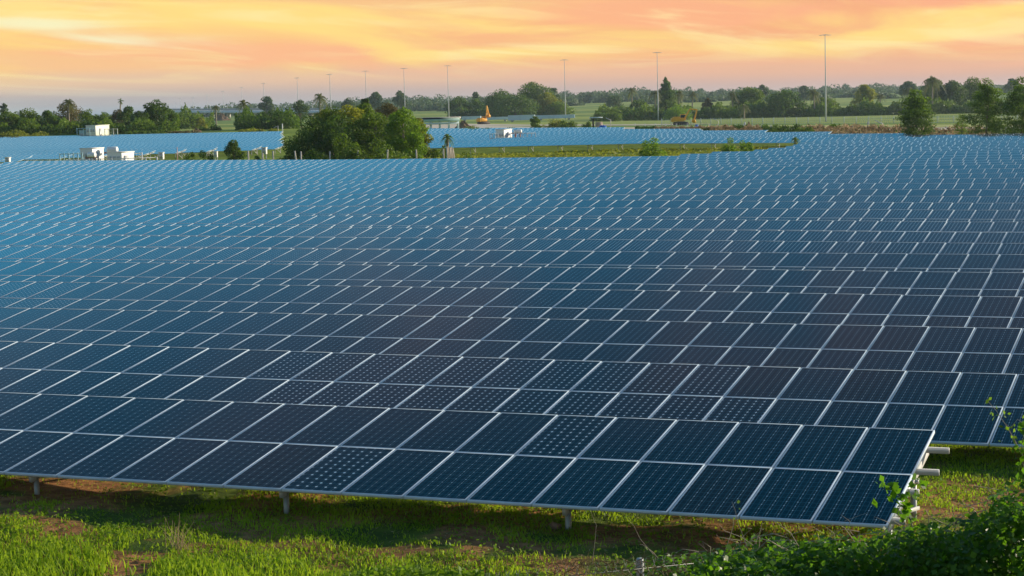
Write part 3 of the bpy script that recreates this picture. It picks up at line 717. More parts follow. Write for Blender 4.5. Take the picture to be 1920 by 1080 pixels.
for (px, yt, w, Y, lab) in [(1184, 163, 26, 640, 'hazy coconut palm left of the second tall mast'), (1228, 168, 30, 610, 'coconut palm just left of the second tall mast'), (1273, 169, 30, 605, 'bushy coconut palm above the second excavator'), (1297, 171, 24, 615, 'coconut palm right of the one above the second excavator'),
 (1373, 170, 28, 604, 'coconut palm left of the tall spreading tree'), (1395, 195, 24, 560, 'low orange tinged palm below the tall spreading tree'), (1527, 166, 34, 585, 'coconut palm between the big round tree and the tallest mast'), (1650, 175, 24, 610, 'small dark palm right of the tall olive tree'),
 (1705, 163, 34, 600, 'dark palm behind the first roadside tree'), (1748, 141, 46, 590, 'tallest coconut palm with pale trunk on the right'), (1910, 160, 30, 610, 'palm at the right picture edge')]:
    palm(px, yt, w, Y*1.18, lab)
for (px, yt, w, Y, lab) in [(1718, 172, 74, 226, 'first roadside tree with tiered branches and bright shoot tips'), (1851, 152, 78, 224, 'second roadside tree, tallest with dense tiered crown'), (1918, 147, 72, 222, 'third roadside tree cut by the right picture edge')]:
    _seed[0] += 1; r = np.random.default_rng(_seed[0]); p = at(px, yt, Y); z0 = zg1(p[0], Y); h = p[2]-z0; w_ = w/F*Y/2
    lb = lobes_broad(w_*.72, h, h*.14, r, 8) + lobes_tier(w_*1.4, h, r, 10)
    rt = plant_obj('roadside_tree', 'crown', lb, 8200, LD, .19, (p[0], Y, z0), 1.0, lab, 'tree', 'roadside trees by the field fence', True, BARK, _seed[0], shell=.15, h=h*1.2, tr=.13)
    P, d, tn = crown_pts([(l[0], l[1], l[2]+.05, l[3], l[4], l[5]) for l in lb[-34:-1]], 3600, r, .7); k_ = d[:, 2] > .1; V, Q = leaves(P[k_], d[k_], .17, .6, .6, r)
    link(bpy.data.objects.new('young_leaves', npmesh('young_leaves', V, Q, LB, tone=tn[k_])), rt)
tree(1803, 213, 40, 236, 'tier', 'g', 'small thin tiered tree between the first two roadside trees', size=.16, n=1300, group='roadside trees by the field fence')
tree(1003, 217, 20, 345, 'broad', 'g', 'small vase shaped shrub tree by the concrete girders', size=.25, group='shrubs along the road')
for (px, yt, w, Y, lf, lab) in [(1065, 222, 30, 420, 'g', 'green weeds below the third mast'), (1040, 222, 40, 430, 'y', 'yellowish weeds along the road left of the third mast'), (1100, 228, 20, 360, 'd', 'small dark bush left of the small shelter'), (1510, 231, 44, 262, 'g', 'creeper mound on the fence left of the tallest mast'),
 (1325, 232, 26, 300, 'd', 'dark bush beside the right blue tarpaulin'), (1020, 236, 60, 326, 'br', 'dry weeds behind the middle panels'), (900, 234, 120, 326, 'g', 'weeds behind the middle panels below the first excavator')]:
    tree(px, yt, w, Y, 'bush', lf, lab, group='shrubs along the road')

def undergrowth(px0, px1, Y0, Y1, hgt, n, size, mat, label, seed):
    r = np.random.default_rng(seed); px = r.uniform(px0, px1, n); dY = Y0 + (Y1-Y0)*(px-px0)/(px1-px0); Y = dY + r.normal(0, 2.5, n)
    X = np.array([XY(a, b)[0] for a, b in zip(px, Y)]); hh = hgt*(.68 + .2*np.sin(px*.09 + seed) + .12*np.sin(px*.23 + 2*seed) + .06*np.sin(px*.8))
    P = np.column_stack([X, Y, zg(X, Y) + np.clip(hh, .3, None)*(r.random(n)**.8 + r.normal(0, .06, n)).clip(0, 1.15)]); V, Q = leaves(P, np.tile([0, -.6, .5], (n, 1)), size, .7, .7, r)
    tag(link(bpy.data.objects.new('undergrowth', npmesh('undergrowth', V, Q, mat, tone=np.clip(.4 + .25*np.sin(px*.07) + r.normal(0, .2, n), 0, 1)))), label, 'undergrowth', kind='stuff')
def XY(px, Y): d = ray(px, 200); return (d[0]/d[1]*Y, Y)
undergrowth(-40, 335, 376, 372, 3.2, 14000, .42, LG, 'bushy undergrowth at the foot of the left wood', 3)
undergrowth(440, 560, 384, 384, 4.5, 6000, .40, LD, 'dark undergrowth at the foot of the grove', 4)
undergrowth(845, 1062, 860, 850, 5.0, 8000, .80, LD, 'dark undergrowth below the central trees', 5)
undergrowth(1115, 1960, 690, 690, 6.0, 34000, .72, LG, 'bushy undergrowth below the trees on the right', 6)
undergrowth(330, 400, 560, 600, 7, 3500, .55, LG, 'green scrub beside the farm field', 8)

# --- the far hazy wood: one mass
def far_wood():
    r = np.random.default_rng(55); Vs, Qs, T, n = [], [], [], 0
    prof_x = [-60, 60, 200, 330, 420, 540, 640, 760, 880, 1000, 1100, 1200, 1330, 1400, 1500, 1640, 1720, 1800, 1900, 2000]
    prof_y = [218, 216, 212, 200, 194, 193, 186, 180, 178, 176, 168, 164, 167, 166, 163, 158, 164, 160, 166, 160]
    for layer, (Y0, dy, jit, cnt) in enumerate([(1900, 0, 8, 150), (1500, 6, 7, 150), (1250, 14, 6, 130)]):
        for i in range(cnt):
            px = -60 + 2060*(i + r.random())/cnt; yt = np.interp(px, prof_x, prof_y) + dy + abs(r.normal(0, jit))*.6 - 3
            if px < 330: yt += 3
            Y = Y0 + r.random()*160; p = at(px, yt, Y); z0 = zg1(p[0], Y) - 1; h = max(4, p[2] - z0); w = (6 + 9*r.random())*(Y/1500)
            if layer == 2 and (r.random() < .35 or 1080 < px < 1200 or px < 540): continue
            lb = [(r.normal(0, w*.4), r.normal(0, w*.4), h - (.25 + r.random()*.7)*min(h, w*1.3), w*.42, w*.42, min(h, w)*.34) for _ in range(7)]
            if layer: lb += [(r.normal(0, w*.5), 0, h*.3, w*.5, w*.3, h*.3) for _ in range(2)]
            m = 420; P, d, tn = crown_pts(lb, m, r, .6); V, Q = leaves(P, d, 1.9, .7, .6, r)
            Vs.append(V + np.array([p[0], Y, z0])); Qs.append(Q + n); n += len(V); T.append(tn)
    o = bpy.data.objects.new('far_wood', npmesh('far_wood', np.concatenate(Vs), np.concatenate(Qs), LH, tone=np.concatenate(T)))
    tag(link(o), 'hazy blue green wood along the horizon', 'woodland', kind='stuff')
far_wood()
for (px, yt, w, Y, lab) in [(499, 179, 28, 1000, 'hazy tall round tree above the overpass'), (705, 172, 32, 1050, 'hazy spreading tree behind the bushy clump'), (749, 170, 24, 1050, 'hazy umbrella shaped tree right of the mast behind the clump'), (655, 182, 26, 1000, 'hazy low round tree behind the left half of the clump'),
  (891, 172, 16, 1050, 'small hazy tree between the first two large tree groups'), (1038, 163, 20, 1100, 'hazy round tree right of the tallest central tree'), (1150, 178, 32, 1000, 'hazy round tree standing in the pale green field'), (1428, 158, 26, 1100, 'hazy flat topped tree left of the big round tree'), (1508, 160, 30, 1100, 'hazy tree just right of the big round tree')]:
    tree(px, yt, w, Y, 'broad', 'h', lab, h0f=.3, size=1.0, group='hazy trees standing above the far wood')

# ------------------------------------------------------------------ roads, verges, soil
strip('road', [XY(700, 620), XY(900, 470), XY(1060, 420), XY(1250, 395), XY(1500, 350), XY(2100, 330)], 30, PAVE, .05, kind='structure')
strip('verge', [XY(1250, 440), XY(1500, 402), XY(1700, 380), XY(2100, 372)], 40, DRYG, .04, kind='structure')
strip('service_road', [XY(1000, 360), XY(1200, 350), XY(1500, 306), XY(1700, 290), XY(2050, 262)], 10, PAVE, .06, kind='structure')
strip('farm_track', [XY(330, 640), XY(450, 620), XY(560, 600)], 10, DRYG, .05, kind='structure')
strip('slip_road', [XY(790, 640), XY(900, 560), XY(1100, 520), XY(1300, 505)], 30, PAVE, .05, kind='structure')

# ------------------------------------------------------------------ high masts
def mast(px, yt, Y, label):
    p = at(px, yt, Y); z0 = zg1(p[0], Y); h = p[2] - z0; r0 = .27 if Y < 900 else .30
    root = empty('high_mast_light', (p[0], Y, z0), 0, label=label, cat='light mast', group='tall light masts along the highway')
    sc = Y/600
    MB().tube([(0, 0, -1), (0, 0, h*.3), (0, 0, h*.6), (0, 0, h)], [r0, r0*.75, r0*.5, r0*.3], 10).build('pole', MASTM, root, smooth=True)
    mb = MB(); n = 8; rr = 1.15 + .1*sc
    ring = [(rr*math.cos(2*math.pi*i/n), rr*math.sin(2*math.pi*i/n), h - .1) for i in range(n+1)]
    mb.tube(ring, .03*sc, 5, cap=False)
    for i in range(n): mb.bar((0, 0, h + .1), ring[i], .04*sc, .04*sc)
    mb.build('head_frame', MASTM, root)
    for i in range(n):
        a = 2*math.pi*i/n; MB().box((1.2*rr*math.cos(a), 1.2*rr*math.sin(a), h - .15), (.42, .30, .10), rz=a).build('floodlight', MASTM, root)
ML = [(1547, 65, 524, 'tallest and nearest light mast, right of the big round tree'), (1232, 98, 683, 'light mast second from the right beside the layered tree'), (1058, 112, 759, 'light mast third from the right over the concrete girders'),
 (839, 123, 808, 'light mast fourth from the right, left of the first excavator'), (757, 128, 839, 'light mast behind the right half of the bushy clump'), (685, 133, 873, 'thin light mast above the centre of the bushy clump'), (618, 139, 926, 'light mast behind the palm of the bushy clump'),
 (557, 146, 1004, 'light mast at the left edge of the bushy clump'), (494, 156, 1154, 'light mast right of the broad palm at the overpass'), (453, 164, 1315, 'light mast standing behind the broad palm'), (418, 171, 1500, 'light mast over the slim leaning palm'),
 (388, 178, 1750, 'small far light mast third from the left end of the overpass'), (362, 182.5, 1950, 'small far light mast second from the left end of the overpass'), (338, 184.5, 2040, 'farthest light mast at the left end of the overpass')]
for m_ in ML: mast(*m_)

# ------------------------------------------------------------------ overpass on the left
def overpass():
    pts = [at(300, 0, 1450), at(420, 0, 1330), at(520, 0, 1240), at(650, 0, 1150)]
    def tz(px, y, Y): return at(px, y, Y)[2]
    root = empty('overpass', (pts[1][0], pts[1][1], zg1(*pts[1][:2])), 0, label='long pale concrete overpass crossing behind the farm field', cat='overpass')
    o = np.array(root.location); spec = [(300, 1450), (420, 1330), (520, 1240), (650, 1150)]
    mb, rail, = MB(), MB()
    P = [at(px, 209.5, Y) - o for px, Y in spec]
    for a, b in zip(P[:-1], P[1:]): mb.bar(a, b, 12, 1.5); rail.bar(a + np.array([0, -5.9, 1.6]), b + np.array([0, -5.9, 1.6]), .35, 1.5)
    mb.build('deck', CONCB, root); rail.build('parapet', CONC, root)
    for i, f in enumerate(np.linspace(0, 1, 12)):
        px = 305 + 340*f; Y = np.interp(px, [s[0] for s in spec], [s[1] for s in spec]); p = at(px, 209.5, Y)
        g = zg1(p[0], Y); MB().box((p[0]-o[0], Y-o[1], (g + p[2])/2 - o[2] - .4), (2.2, 5, max(1, p[2] - g - .2))).build('pier', CONC, root)
    for i in range(9):
        px = 330 + 32*i; Y = np.interp(px, [s[0] for s in spec], [s[1] for s in spec]); p = at(px, 208, Y) - o; t_ = at(px, 192 + (i % 3), Y) - o
        MB().tube([p, t_], [.22, .14], 6).build('lamp_post', ALUW, root)
overpass()

# ------------------------------------------------------------------ girders and bridge piece by the road
def girder(px0, px1, yt, yb, Y, dep, label, m=CONCB):
    a = at(px0, yb, Y); b = at(px1, yb, Y); zt = at(px0, yt, Y)[2]; h = zt - a[2]; L = b[0]-a[0]
    root = empty('concrete_girder', ((a[0]+b[0])/2, Y, a[2]), -.06, label=label, cat='concrete girder', group='concrete girders stored by the road')
    MB().box((0, 0, h*.12 + .0), (L, dep, h*.24)).build('bottom_flange', m, root, .03)
    MB().box((0, 0, h*.52), (L - .1, dep*.93, h*.56)).build('web', m, root, .02)
    MB().box((0, 0, h*.9), (L, dep, h*.2)).build('top_flange', m, root, .03)
    for s in (-.35, .35): MB().box((s*L, 0, -.35), (.8, dep*.9, .69)).build('support_block', CONC, root)
girder(953, 1003, 216.5, 226, 700, 4, 'bulky grey concrete girder behind the vase shaped shrub')
girder(1003, 1078, 216.5, 223, 740, 3, 'long slim grey girder ending under the third mast')
girder(866, 902, 218.5, 224.5, 720, 3, 'short grey girder behind the first excavator')
girder(905, 955, 220, 225, 725, 3, 'slim grey girder right of the first excavator')
def culvert():
    Y = 345; a = at(770, 229, Y); b = at(862, 226, Y); o = np.array([(a[0]+b[0])/2, Y, zg1((a[0]+b[0])/2, Y)])
    root = empty('road_bridge', tuple(o), 0, label='low bluish road bridge with columns right of the bushy clump', cat='bridge')
    L = b[0]-a[0]; zt = at(815, 222, Y)[2] - o[2]
    MB().box((0, 4, zt), (L, 9, .35)).build('deck', CONC, root); MB().box((0, -.35, zt - .25), (L, .3, .75)).build('edge_beam', BLUEG, root)
    MB().box((0, -.2, zt - .95), (L*.96, .4, .35)).build('lower_beam', CONCB, root)
    for s in np.linspace(-.46, .46, 6): MB().box((s*L, .2, zt/2 - .4), (.4, .4, max(.5, zt))).build('column', CONCB, root)
culvert()
def mound(px, yt, w, Y, label, m=DIRT, name='soil_heap', cat='soil heap'):
    p = at(px, yt, Y); z0 = zg1(p[0], Y); h = max(.3, p[2]-z0); W_ = w/F*Y/2; r = np.random.default_rng(int(px))
    V = [(0, 0, h)]; n = 18; rings = 7
    for i in range(1, rings+1):
        f = i/rings
        for j in range(n):
            a = 2*math.pi*j/n; q = W_*f*(1 + .15*math.sin(3*a+px) + .08*r.normal()); V.append((q*math.cos(a), q*.6*math.sin(a), h*(1-f)**1.1*(1 + .15*r.normal()) - (.2 if i == rings else 0)))
    Q = [[0, 1+j, 1+(j+1) % n, 1+(j+1) % n] for j in range(n)]
    me = bpy.data.meshes.new(name); F_ = [[0, 1+j, 1+(j+1) % n] for j in range(n)] + [[1+(i-1)*n+j, 1+i*n+j, 1+i*n+(j+1) % n, 1+(i-1)*n+(j+1) % n] for i in range(1, rings) for j in range(n)]
    me.from_pydata(V, [], F_); me.materials.append(m); o = link(bpy.data.objects.new(name, me)); o.location = (p[0], Y, z0); tag(o, label, cat)
mound(868, 226.5, 40, 400, 'brown soil heap left of the first excavator')
mound(1404, 228, 12, 372, 'small orange sand heap on the verge left of the tallest mast')
mound(368, 240, 24, 372, 'brown spoil heap behind the left panels')
mound(415, 212, 34, 1000, 'orange earth bank below the overpass')

# ------------------------------------------------------------------ excavators
def excavator(px, Y, rz, arm, label, s=1.0):
    x, y = XY(px, Y); z0 = zg1(x, y)
    root = empty('excavator', (x, y, z0 + .05), rz, label=label, cat='excavator', group='yellow excavators at work'); root.scale = (s, s, s)
    for sy in (-1, 1):
        mb = MB(); prof = [(-1.9, .15), (-1.6, 0), (1.6, 0), (1.9, .15), (2.05, .45), (1.9, .75), (1.6, .9), (-1.6, .9), (-1.9, .75), (-2.05, .45)]
        n = len(prof); V = [(a, sy*1.2 - .3, b) for a, b in prof] + [(a, sy*1.2 + .3, b) for a, b in prof] + [(0, sy*1.2 - .3, .45), (0, sy*1.2 + .3, .45)]
        Q = [[i, (i+1) % n, n+(i+1) % n, n+i] for i in range(n)]
        for i in range(0, n, 2): Q += [[2*n, (i+2) % n, (i+1) % n, i], [2*n+1, n+i, n+(i+1) % n, n+(i+2) % n]]
        mb.add(V, Q); mb.build('track', TRACK, root)
    MB().box((0, 0, .75), (2.2, 1.9, .5)).build('undercarriage', RUBB, root)
    MB().box((-.7, 0, 1.55), (2.9, 2.7, 1.0)).box((-1.2, .1, 2.2), (1.8, 2.3, .35)).build('body', YEL, root, .08)
    MB().box((-2.3, 0, 1.5), (.7, 2.6, 1.15)).build('counterweight', YEL, root, .15)
    cb = MB().box((.75, .85, 2.15), (1.5, .95, 1.75)).build('cab', YEL, root, .08)
    MB().box((.80, .85, 2.35), (1.54, .99, .95)).build('window', GLASSD, cb)
    MB().tube([(-1.2, -.7, 2.3), (-1.2, -.7, 3.0)], .08, 8).build('exhaust', RUBB, root)
    (b0, b1, b2, b3) = arm
    mb = MB(); mb.bar((b0[0], 0, b0[1]), (b1[0], 0, b1[1]), .4, .55, up=(0, 1, 0)); mb.bar((b1[0], 0, b1[1]), (b2[0], 0, b2[1]), .36, .42, up=(0, 1, 0)); mb.build('boom', YEL, root, .05)
    MB().bar((b2[0], 0, b2[1]), (b3[0], 0, b3[1]), .36, .45, up=(0, 1, 0)).build('stick', YEL, root, .05)
    MB().bar((b0[0]+.5, 0, b0[1]), ((b1[0]+b2[0])/2, 0, (b1[1]+b2[1])/2 - .3), .14, .14, up=(0, 1, 0)).build('hydraulic_cylinder', GALV, root)
    d = np.array([b3[0], b3[1]]); prof = [(0, .1), (.6, -.1), (.75, -.7), (.3, -1.15), (-.35, -1.0), (-.25, -.4)]
    n = 6; V = [(d[0]-a, -.6, d[1]+b) for a, b in prof] + [(d[0]-a, .6, d[1]+b) for a, b in prof]
    MB().add(V, [[i, (i+1) % n, n+(i+1) % n, n+i] for i in range(n)] + [[0, 5, 4, 3], [0, 3, 2, 1], [n, n+1, n+2, n+3], [n, n+3, n+4, n+5]]).build('bucket', YEL, root)
excavator(906, 610, R(38), ((.9, 1.5), (1.6, 4.2), (1.7, 7.0), (2.6, 3.6)), 'yellow orange excavator with raised arm on the road beside the soil heap', .86)
excavator(1276, 480, R(4), ((.9, 1.5), (2.6, 4.4), (4.6, 4.2), (3.9, 1.6)), 'yellow excavator with folded arm in front of the bright green tree', .92)

# ------------------------------------------------------------------ cabins and other equipment
def cabin(px0, px1, yt, Y, ldir, rz, label, m=WHITE, roofm=WHITE, name='equipment_cabin', base_y=None):
    cx = XY((px0+px1)/2, Y); z0 = zg1(*cx); zt = at((px0+px1)/2, yt, Y)[2]; h = zt - z0
    root = empty(name, (cx[0], cx[1], z0), rz, label=label, cat='equipment cabin', group='white equipment cabins in the solar field')
    w = (px1-px0)/F*Y; L = w*.72; D_ = ldir
    MB().box((0, 0, h*.47 + .1), (L, D_, h*.94)).build('wall', m, root, .03)
    MB().box((0, 0, h*.97 + .02), (L + .12, D_ + .12, .10)).build('roof', roofm, root)
    MB().box((0, 0, .0), (L + .3, D_ + .3, .3)).build('base', CONC, root)
    dr = MB().box((L/2 + .02, -.15*D_, h*.42), (.05, .85, h*.72)).build('door', ALUW, root)
    MB().box((L/2 + .07, -.15*D_ + .3, h*.42), (.05, .05, .18)).build('handle', RUBB, dr)
    for i in range(3): MB().box((-L*.3 + L*.3*i, -D_/2 - .02, h*.66), (L*.2, .04, h*.16)).build('vent', ALUW, root)
    return root
def railing(px0, px1, ytop, Y, label, m=BLUEG, n=5, h=None, name='railing', mesh=True):
    a = XY(px0, Y); b = XY(px1, Y); z0 = zg1((a[0]+b[0])/2, Y); h = h or at((px0+px1)/2, ytop, Y)[2] - z0
    root = empty(name, ((a[0]+b[0])/2, Y, z0), 0, label=label, cat='railing', group='railings round the equipment'); L = b[0]-a[0]
    for i in range(n): MB().box((-L/2 + L*i/(n-1), 0, h/2), (.11, .11, h)).build('post', m, root)
    for f in (.98, .5): MB().box((0, 0, h*f - .05), (L, .08, .08)).build('rail', m, root)
    if mesh:
        mb = MB()
        for i in range(int(L/.35)): mb.box((-L/2 + .17 + .35*i, 0, h*.5), (.025, .02, h*.9))
        mb.build('mesh_infill', m, root)
# near left group
cabin(150, 187, 277, 205, 2.2, -A, 'tall white equipment cabin, left of the pair by the field edge')
cabin(200, 244, 284.5, 203, 2.4, -A, 'lower wide white equipment cabin, right of the pair')
railing(107, 150, 287, 200, 'pale green railing left of the tall white cabin', n=6)
railing(243, 262, 286, 205, 'pale railing right of the low white cabin', WHITE, 2)
railing(120, 290, 296.4, 197, 'long low white pipe rail in front of the white cabins', WHITE, 9, mesh=False)
def drum(px, py, Y, r, L, rz, label, legs=True):
    p = at(px, py, Y); g = zg1(p[0], Y); root = empty('white_drum', (p[0], Y, g), rz, label=label, cat='drum', group='white drums by the cabins')
    z = p[2]-g; MB().tube([(-L/2, 0, z), (-L/2*.92, 0, z), (L/2*.92, 0, z), (L/2, 0, z)], [r*.75, r, r, r*.75], 16).build('tank', WHITE, root, smooth=False)
    MB().bar((-L*.9, .1, z - r*1.1), (L*.5, .1, z - r*.7), .18, .18).build('red_arm', REDD, root)
    for s in (-.3, .3): MB().box((s*L, 0, z/2 - r/2), (.12, .3, max(.2, z - r*.9))).build('leg', REDD, root)
drum(172, 290.5, 201, .30, .9, -.3, 'white drum in front of the tall white cabin')
drum(211, 280.5, 205, .32, 1.2, -.3, 'white drum on a red frame above the low white cabin')
def cabinet(px0, px1, yt, Y, label):
    cx = XY((px0+px1)/2, Y); z0 = zg1(*cx); h = at(px0, yt, Y)[2] - z0; w = (px1-px0)/F*Y
    root = empty('electrical_cabinet', (cx[0], cx[1], z0), -A*.6, label=label, cat='cabinet', group='white electrical cabinets at row ends')
    MB().box((0, 0, h*.72), (w*.8, w*.6, h*.44)).build('box', WHITE, root, .02); MB().box((0, 0, h*.93), (w*.95, w*.75, .06)).build('cap', WHITE, root)
    MB().box((0, -w*.3 - .01, h*.72), (w*.6, .02, h*.34)).build('door', ALUW, root)
    for s in (-.3, .3): MB().box((s*w, 0, h*.25), (.08, .08, h*.5)).build('leg', GALV, root)
cabinet(4, 15, 293.5, 200, 'white cabinet at the far left below the panel edge'); cabinet(293, 304, 284, 204, 'tall white cabinet right of the pipe rail')
cabinet(397, 405, 282, 212, 'white cabinet half hidden behind the dark bush'); cabinet(487, 498, 274.5, 216, 'white cabinet left of the bushy clump')
def marker(px, yt, Y, label, m=WHITE, r=.05):
    x, y = XY(px, Y); z0 = zg1(x, y); h = at(px, yt, Y)[2]-z0
    o = MB().tube([(0, 0, -.2), (0, 0, h*.6), (.01, 0, h)], [r, r, r*.9], 8).build('marker_post', m); o.location = (x, y, z0); tag(o, label, 'post')
marker(328.5, 276, 200, 'thin red and white marker post right of the white cabinet', simple('pale_red_paint', (.6, .35, .33)))
# far left station
cabin(166, 196, 234, 352, 4.5, -A, 'cream cabin with flat roof behind the far left panels', CREAM, CREAM)
cabin(152, 166, 244, 352, 3.0, -A, 'small pale blue cabinet left of the cream cabin', BLUEG, BLUEG)
railing(142, 166, 240, 349, 'blue green railing left of the cream cabin', BLUEG, 3); railing(194, 218, 241, 349, 'cream railing right of the cream cabin', CREAM, 4)
# centre station among the middle panels
cabin(932, 955, 242, 262, 3.0, -A, 'white cabin standing among the middle block panels')
railing(917, 932, 250, 259, 'white railing left of the white cabin in the middle block', WHITE, 4); railing(955, 1003, 249, 261, 'low white railing right of the cabin in the middle block', WHITE, 7, mesh=False)
drum(971, 246, 262, .26, 1.1, -.3, 'white drum on red frame right of the middle cabin')
# small shelter, tarpaulins
def shelter():
    Y = 350; x, y = XY(1117, Y); z0 = zg1(x, y); zt = at(1117, 220.5, Y)[2]-z0
    root = empty('shelter', (x, y, z0), 0, label='small open shelter with grey roof behind the middle panels', cat='shelter')
    MB().box((0, 0, zt), (2.4, 2.2, .18)).build('roof', CONCB, root); MB().box((-.55, 0, zt/2), (.3, .3, zt)).build('post', RUBB, root)
    MB().box((.55, .2, zt*.33), (1.3, 1.2, zt*.66)).build('wall', simple('brown_board', (.45, .33, .26)), root)
shelter()
def tarp(px, yt, w, Y, label):
    p = at(px, yt, Y); z0 = zg1(p[0], Y); h = p[2]-z0; W_ = w/F*Y/2; r = np.random.default_rng(int(px)); n = 9
    xs = np.linspace(-W_, W_, n); ys = np.linspace(-W_*.7, W_*.7, n); V = [(x, y, h*(1 - .55*abs(y/W_)**1.5 - .25*abs(x/W_)**2) + .06*h*r.normal()) for y in ys for x in xs]
    Q = [[j*n+i, j*n+i+1, (j+1)*n+i+1, (j+1)*n+i] for j in range(n-1) for i in range(n-1)]
    root = empty('tarpaulin_tent', (p[0], Y, z0), 0, label=label, cat='tarpaulin', group='blue tarpaulins')
    o = link(bpy.data.objects.new('sheet', npmesh('sheet', V, Q, TARP)), root); sd_ = o.modifiers.new('thick', 'SOLIDIFY'); sd_.thickness = .05
    for sx in (-1, 1):
        for sy in (-1, 1): MB().box((sx*W_*.9, sy*W_*.55, h*.25), (.08, .08, h*.5)).build('pole', WOOD, root)
tarp(1130, 234, 14, 335, 'blue tarpaulin left of the dark hedge behind the middle panels'); tarp(1306, 233, 8, 318, 'small blue tarpaulin below the second excavator')
# lean poles and small white blocks on the verge
def leaning(px0, py0, px1, py1, Y, label, cat='pole'):
    a, b = at(px0, py0, Y), at(px1, py1, Y); g = zg1(b[0], Y); root = None
    o = MB().tube([(0, 0, -.1), (0, 0, b[2]-g), tuple(a - np.array([b[0], Y, g]))], .09, 6).build('cranked_pole', ALUW); o.location = (b[0], Y, g); tag(o, label, cat, 'cranked poles on the verge')
leaning(1640, 225.5, 1655, 232, 360, 'cranked white pole right of the tallest mast'); leaning(1336, 222, 1347, 227, 430, 'cranked white pole right of the second excavator'); leaning(1136, 221, 1145, 225, 420, 'cranked white pole right of the small shelter')
leaning(513, 240, 521, 236, 352, 'thin slanted pole behind the left panels near the clump')
marker(528, 232, 350, 'white upright post behind the left panels near the clump', WHITE, .09)
cabinet(1625, 1630, 228, 362, 'small white box on the verge right of the tallest mast'); cabinet(1394, 1398, 229, 372, 'tiny white box on the verge below the round tree')

# ------------------------------------------------------------------ fences
def mesh_fence(pts, h, m, label, name='mesh_fence', step=3.0, cells=.5, rad=.05, cat='fence', wire=.02):
    P = [pts[0]]
    for a, b in zip(pts[:-1], pts[1:]):
        n = max(1, int(math.dist(a, b)/step)); P += [(a[0]+(b[0]-a[0])*i/n, a[1]+(b[1]-a[1])*i/n) for i in range(1, n+1)]
    z = zg([p[0] for p in P], [p[1] for p in P]); o = np.array([P[0][0], P[0][1], z[0]])
    root = empty(name, tuple(o), 0, label=label, cat=cat); mb = MB(); cnt = 0; extra = MB()
    for i, p in enumerate(P):
        q = np.array([p[0], p[1], z[i]]) - o
        if cnt < 100: MB().tube([q - [0, 0, .2], q + [0, 0, h]], rad, 6).build('post', m, root); cnt += 1
    for i in range(len(P)-1):
        a = np.array([P[i][0], P[i][1], z[i]]) - o; b = np.array([P[i+1][0], P[i+1][1], z[i+1]]) - o
        for f in np.arange(.08, 1.01, cells/h): mb.bar(a + [0, 0, h*f], b + [0, 0, h*f], wire, wire)
        m_ = max(1, int(np.linalg.norm(b-a)/cells))
        for j in range(m_): c = a + (b-a)*(j+.5)/m_; mb.bar(c + [0, 0, .05], c + [0, 0, h*.99], wire, wire, up=(0, 1, 0))
    mb.build('wire_mesh', m, root); return root
mesh_fence([XY(1240, 500), XY(1450, 470), XY(1700, 440), XY(2000, 425)], 1.7, simple('pale_green_wire', (.45, .52, .46), .6), 'long pale mesh fence in front of the trees on the right', step=3.4, wire=.045, cells=.55, rad=.09)
FP = [XY(1190, 322), XY(1330, 300), XY(1445, 278), XY(1570, 262), XY(1720, 246), XY(2000, 238)]
mesh_fence(FP, 1.9, ALUW, 'grey mesh fence overgrown with dry climbers behind the right panels', step=3.2, wire=.03, cells=.6)
def creeper():
    r = np.random.default_rng(3); Vs, T, n = [], [], 0; P_, D_, S_, Tn = [], [], [], []
    F_ = np.array(FP); seg = np.linalg.norm(np.diff(F_, axis=0), axis=1); cum = np.concatenate([[0], np.cumsum(seg)])
    m = 26000; s = r.random(m)*cum[-1]; X = np.interp(s, cum, F_[:, 0]); Y = np.interp(s, cum, F_[:, 1])
    dens = .5 + .5*np.sin(s*.19 + 1) + .35*np.sin(s*1.3); hh = np.clip(1.75 + .2*dens + .12*np.sin(s*2.1) + r.normal(0, .12, m), .3, 2.2)
    hh = hh*np.interp(s, [0, 55], [.62, 1]); z = zg(X, Y) + r.random(m)*hh; tone = np.clip(.45 + .3*np.sin(s*.31) + r.normal(0, .2, m), 0, 1)
    P = np.column_stack([X, Y - .1 + r.normal(0, .15, m), z]); V, Q = leaves(P, np.tile([0, -1, .2], (m, 1)), .28, .5, .6, r)
    green = (np.sin(s*.12 + 2) + .6*np.sin(s*.41) + .5*(z - zg(X, Y) - 1.2)) > .55
    g_ = green | (r.random(m) < .12)
    for nm, msk, mt, lb, ct in (('climber', g_, LD, 'dark green climbing plant covering stretches of the far right fence', 'climbing plant'), ('dry_climber', ~g_, None, 'dry brown climbing plant hanging on the far right fence', 'climbing plant')):
        mt = mt or leafmat('dry_climber_leaves', (.16, .11, .06), (.42, .31, .19), .5); Vm = V.reshape(-1, 4, 3)[msk].reshape(-1, 3); tag(link(bpy.data.objects.new(nm, npmesh(nm, Vm, np.arange(len(Vm)).reshape(-1, 4), mt, tone=tone[msk]))), lb, ct)
creeper()
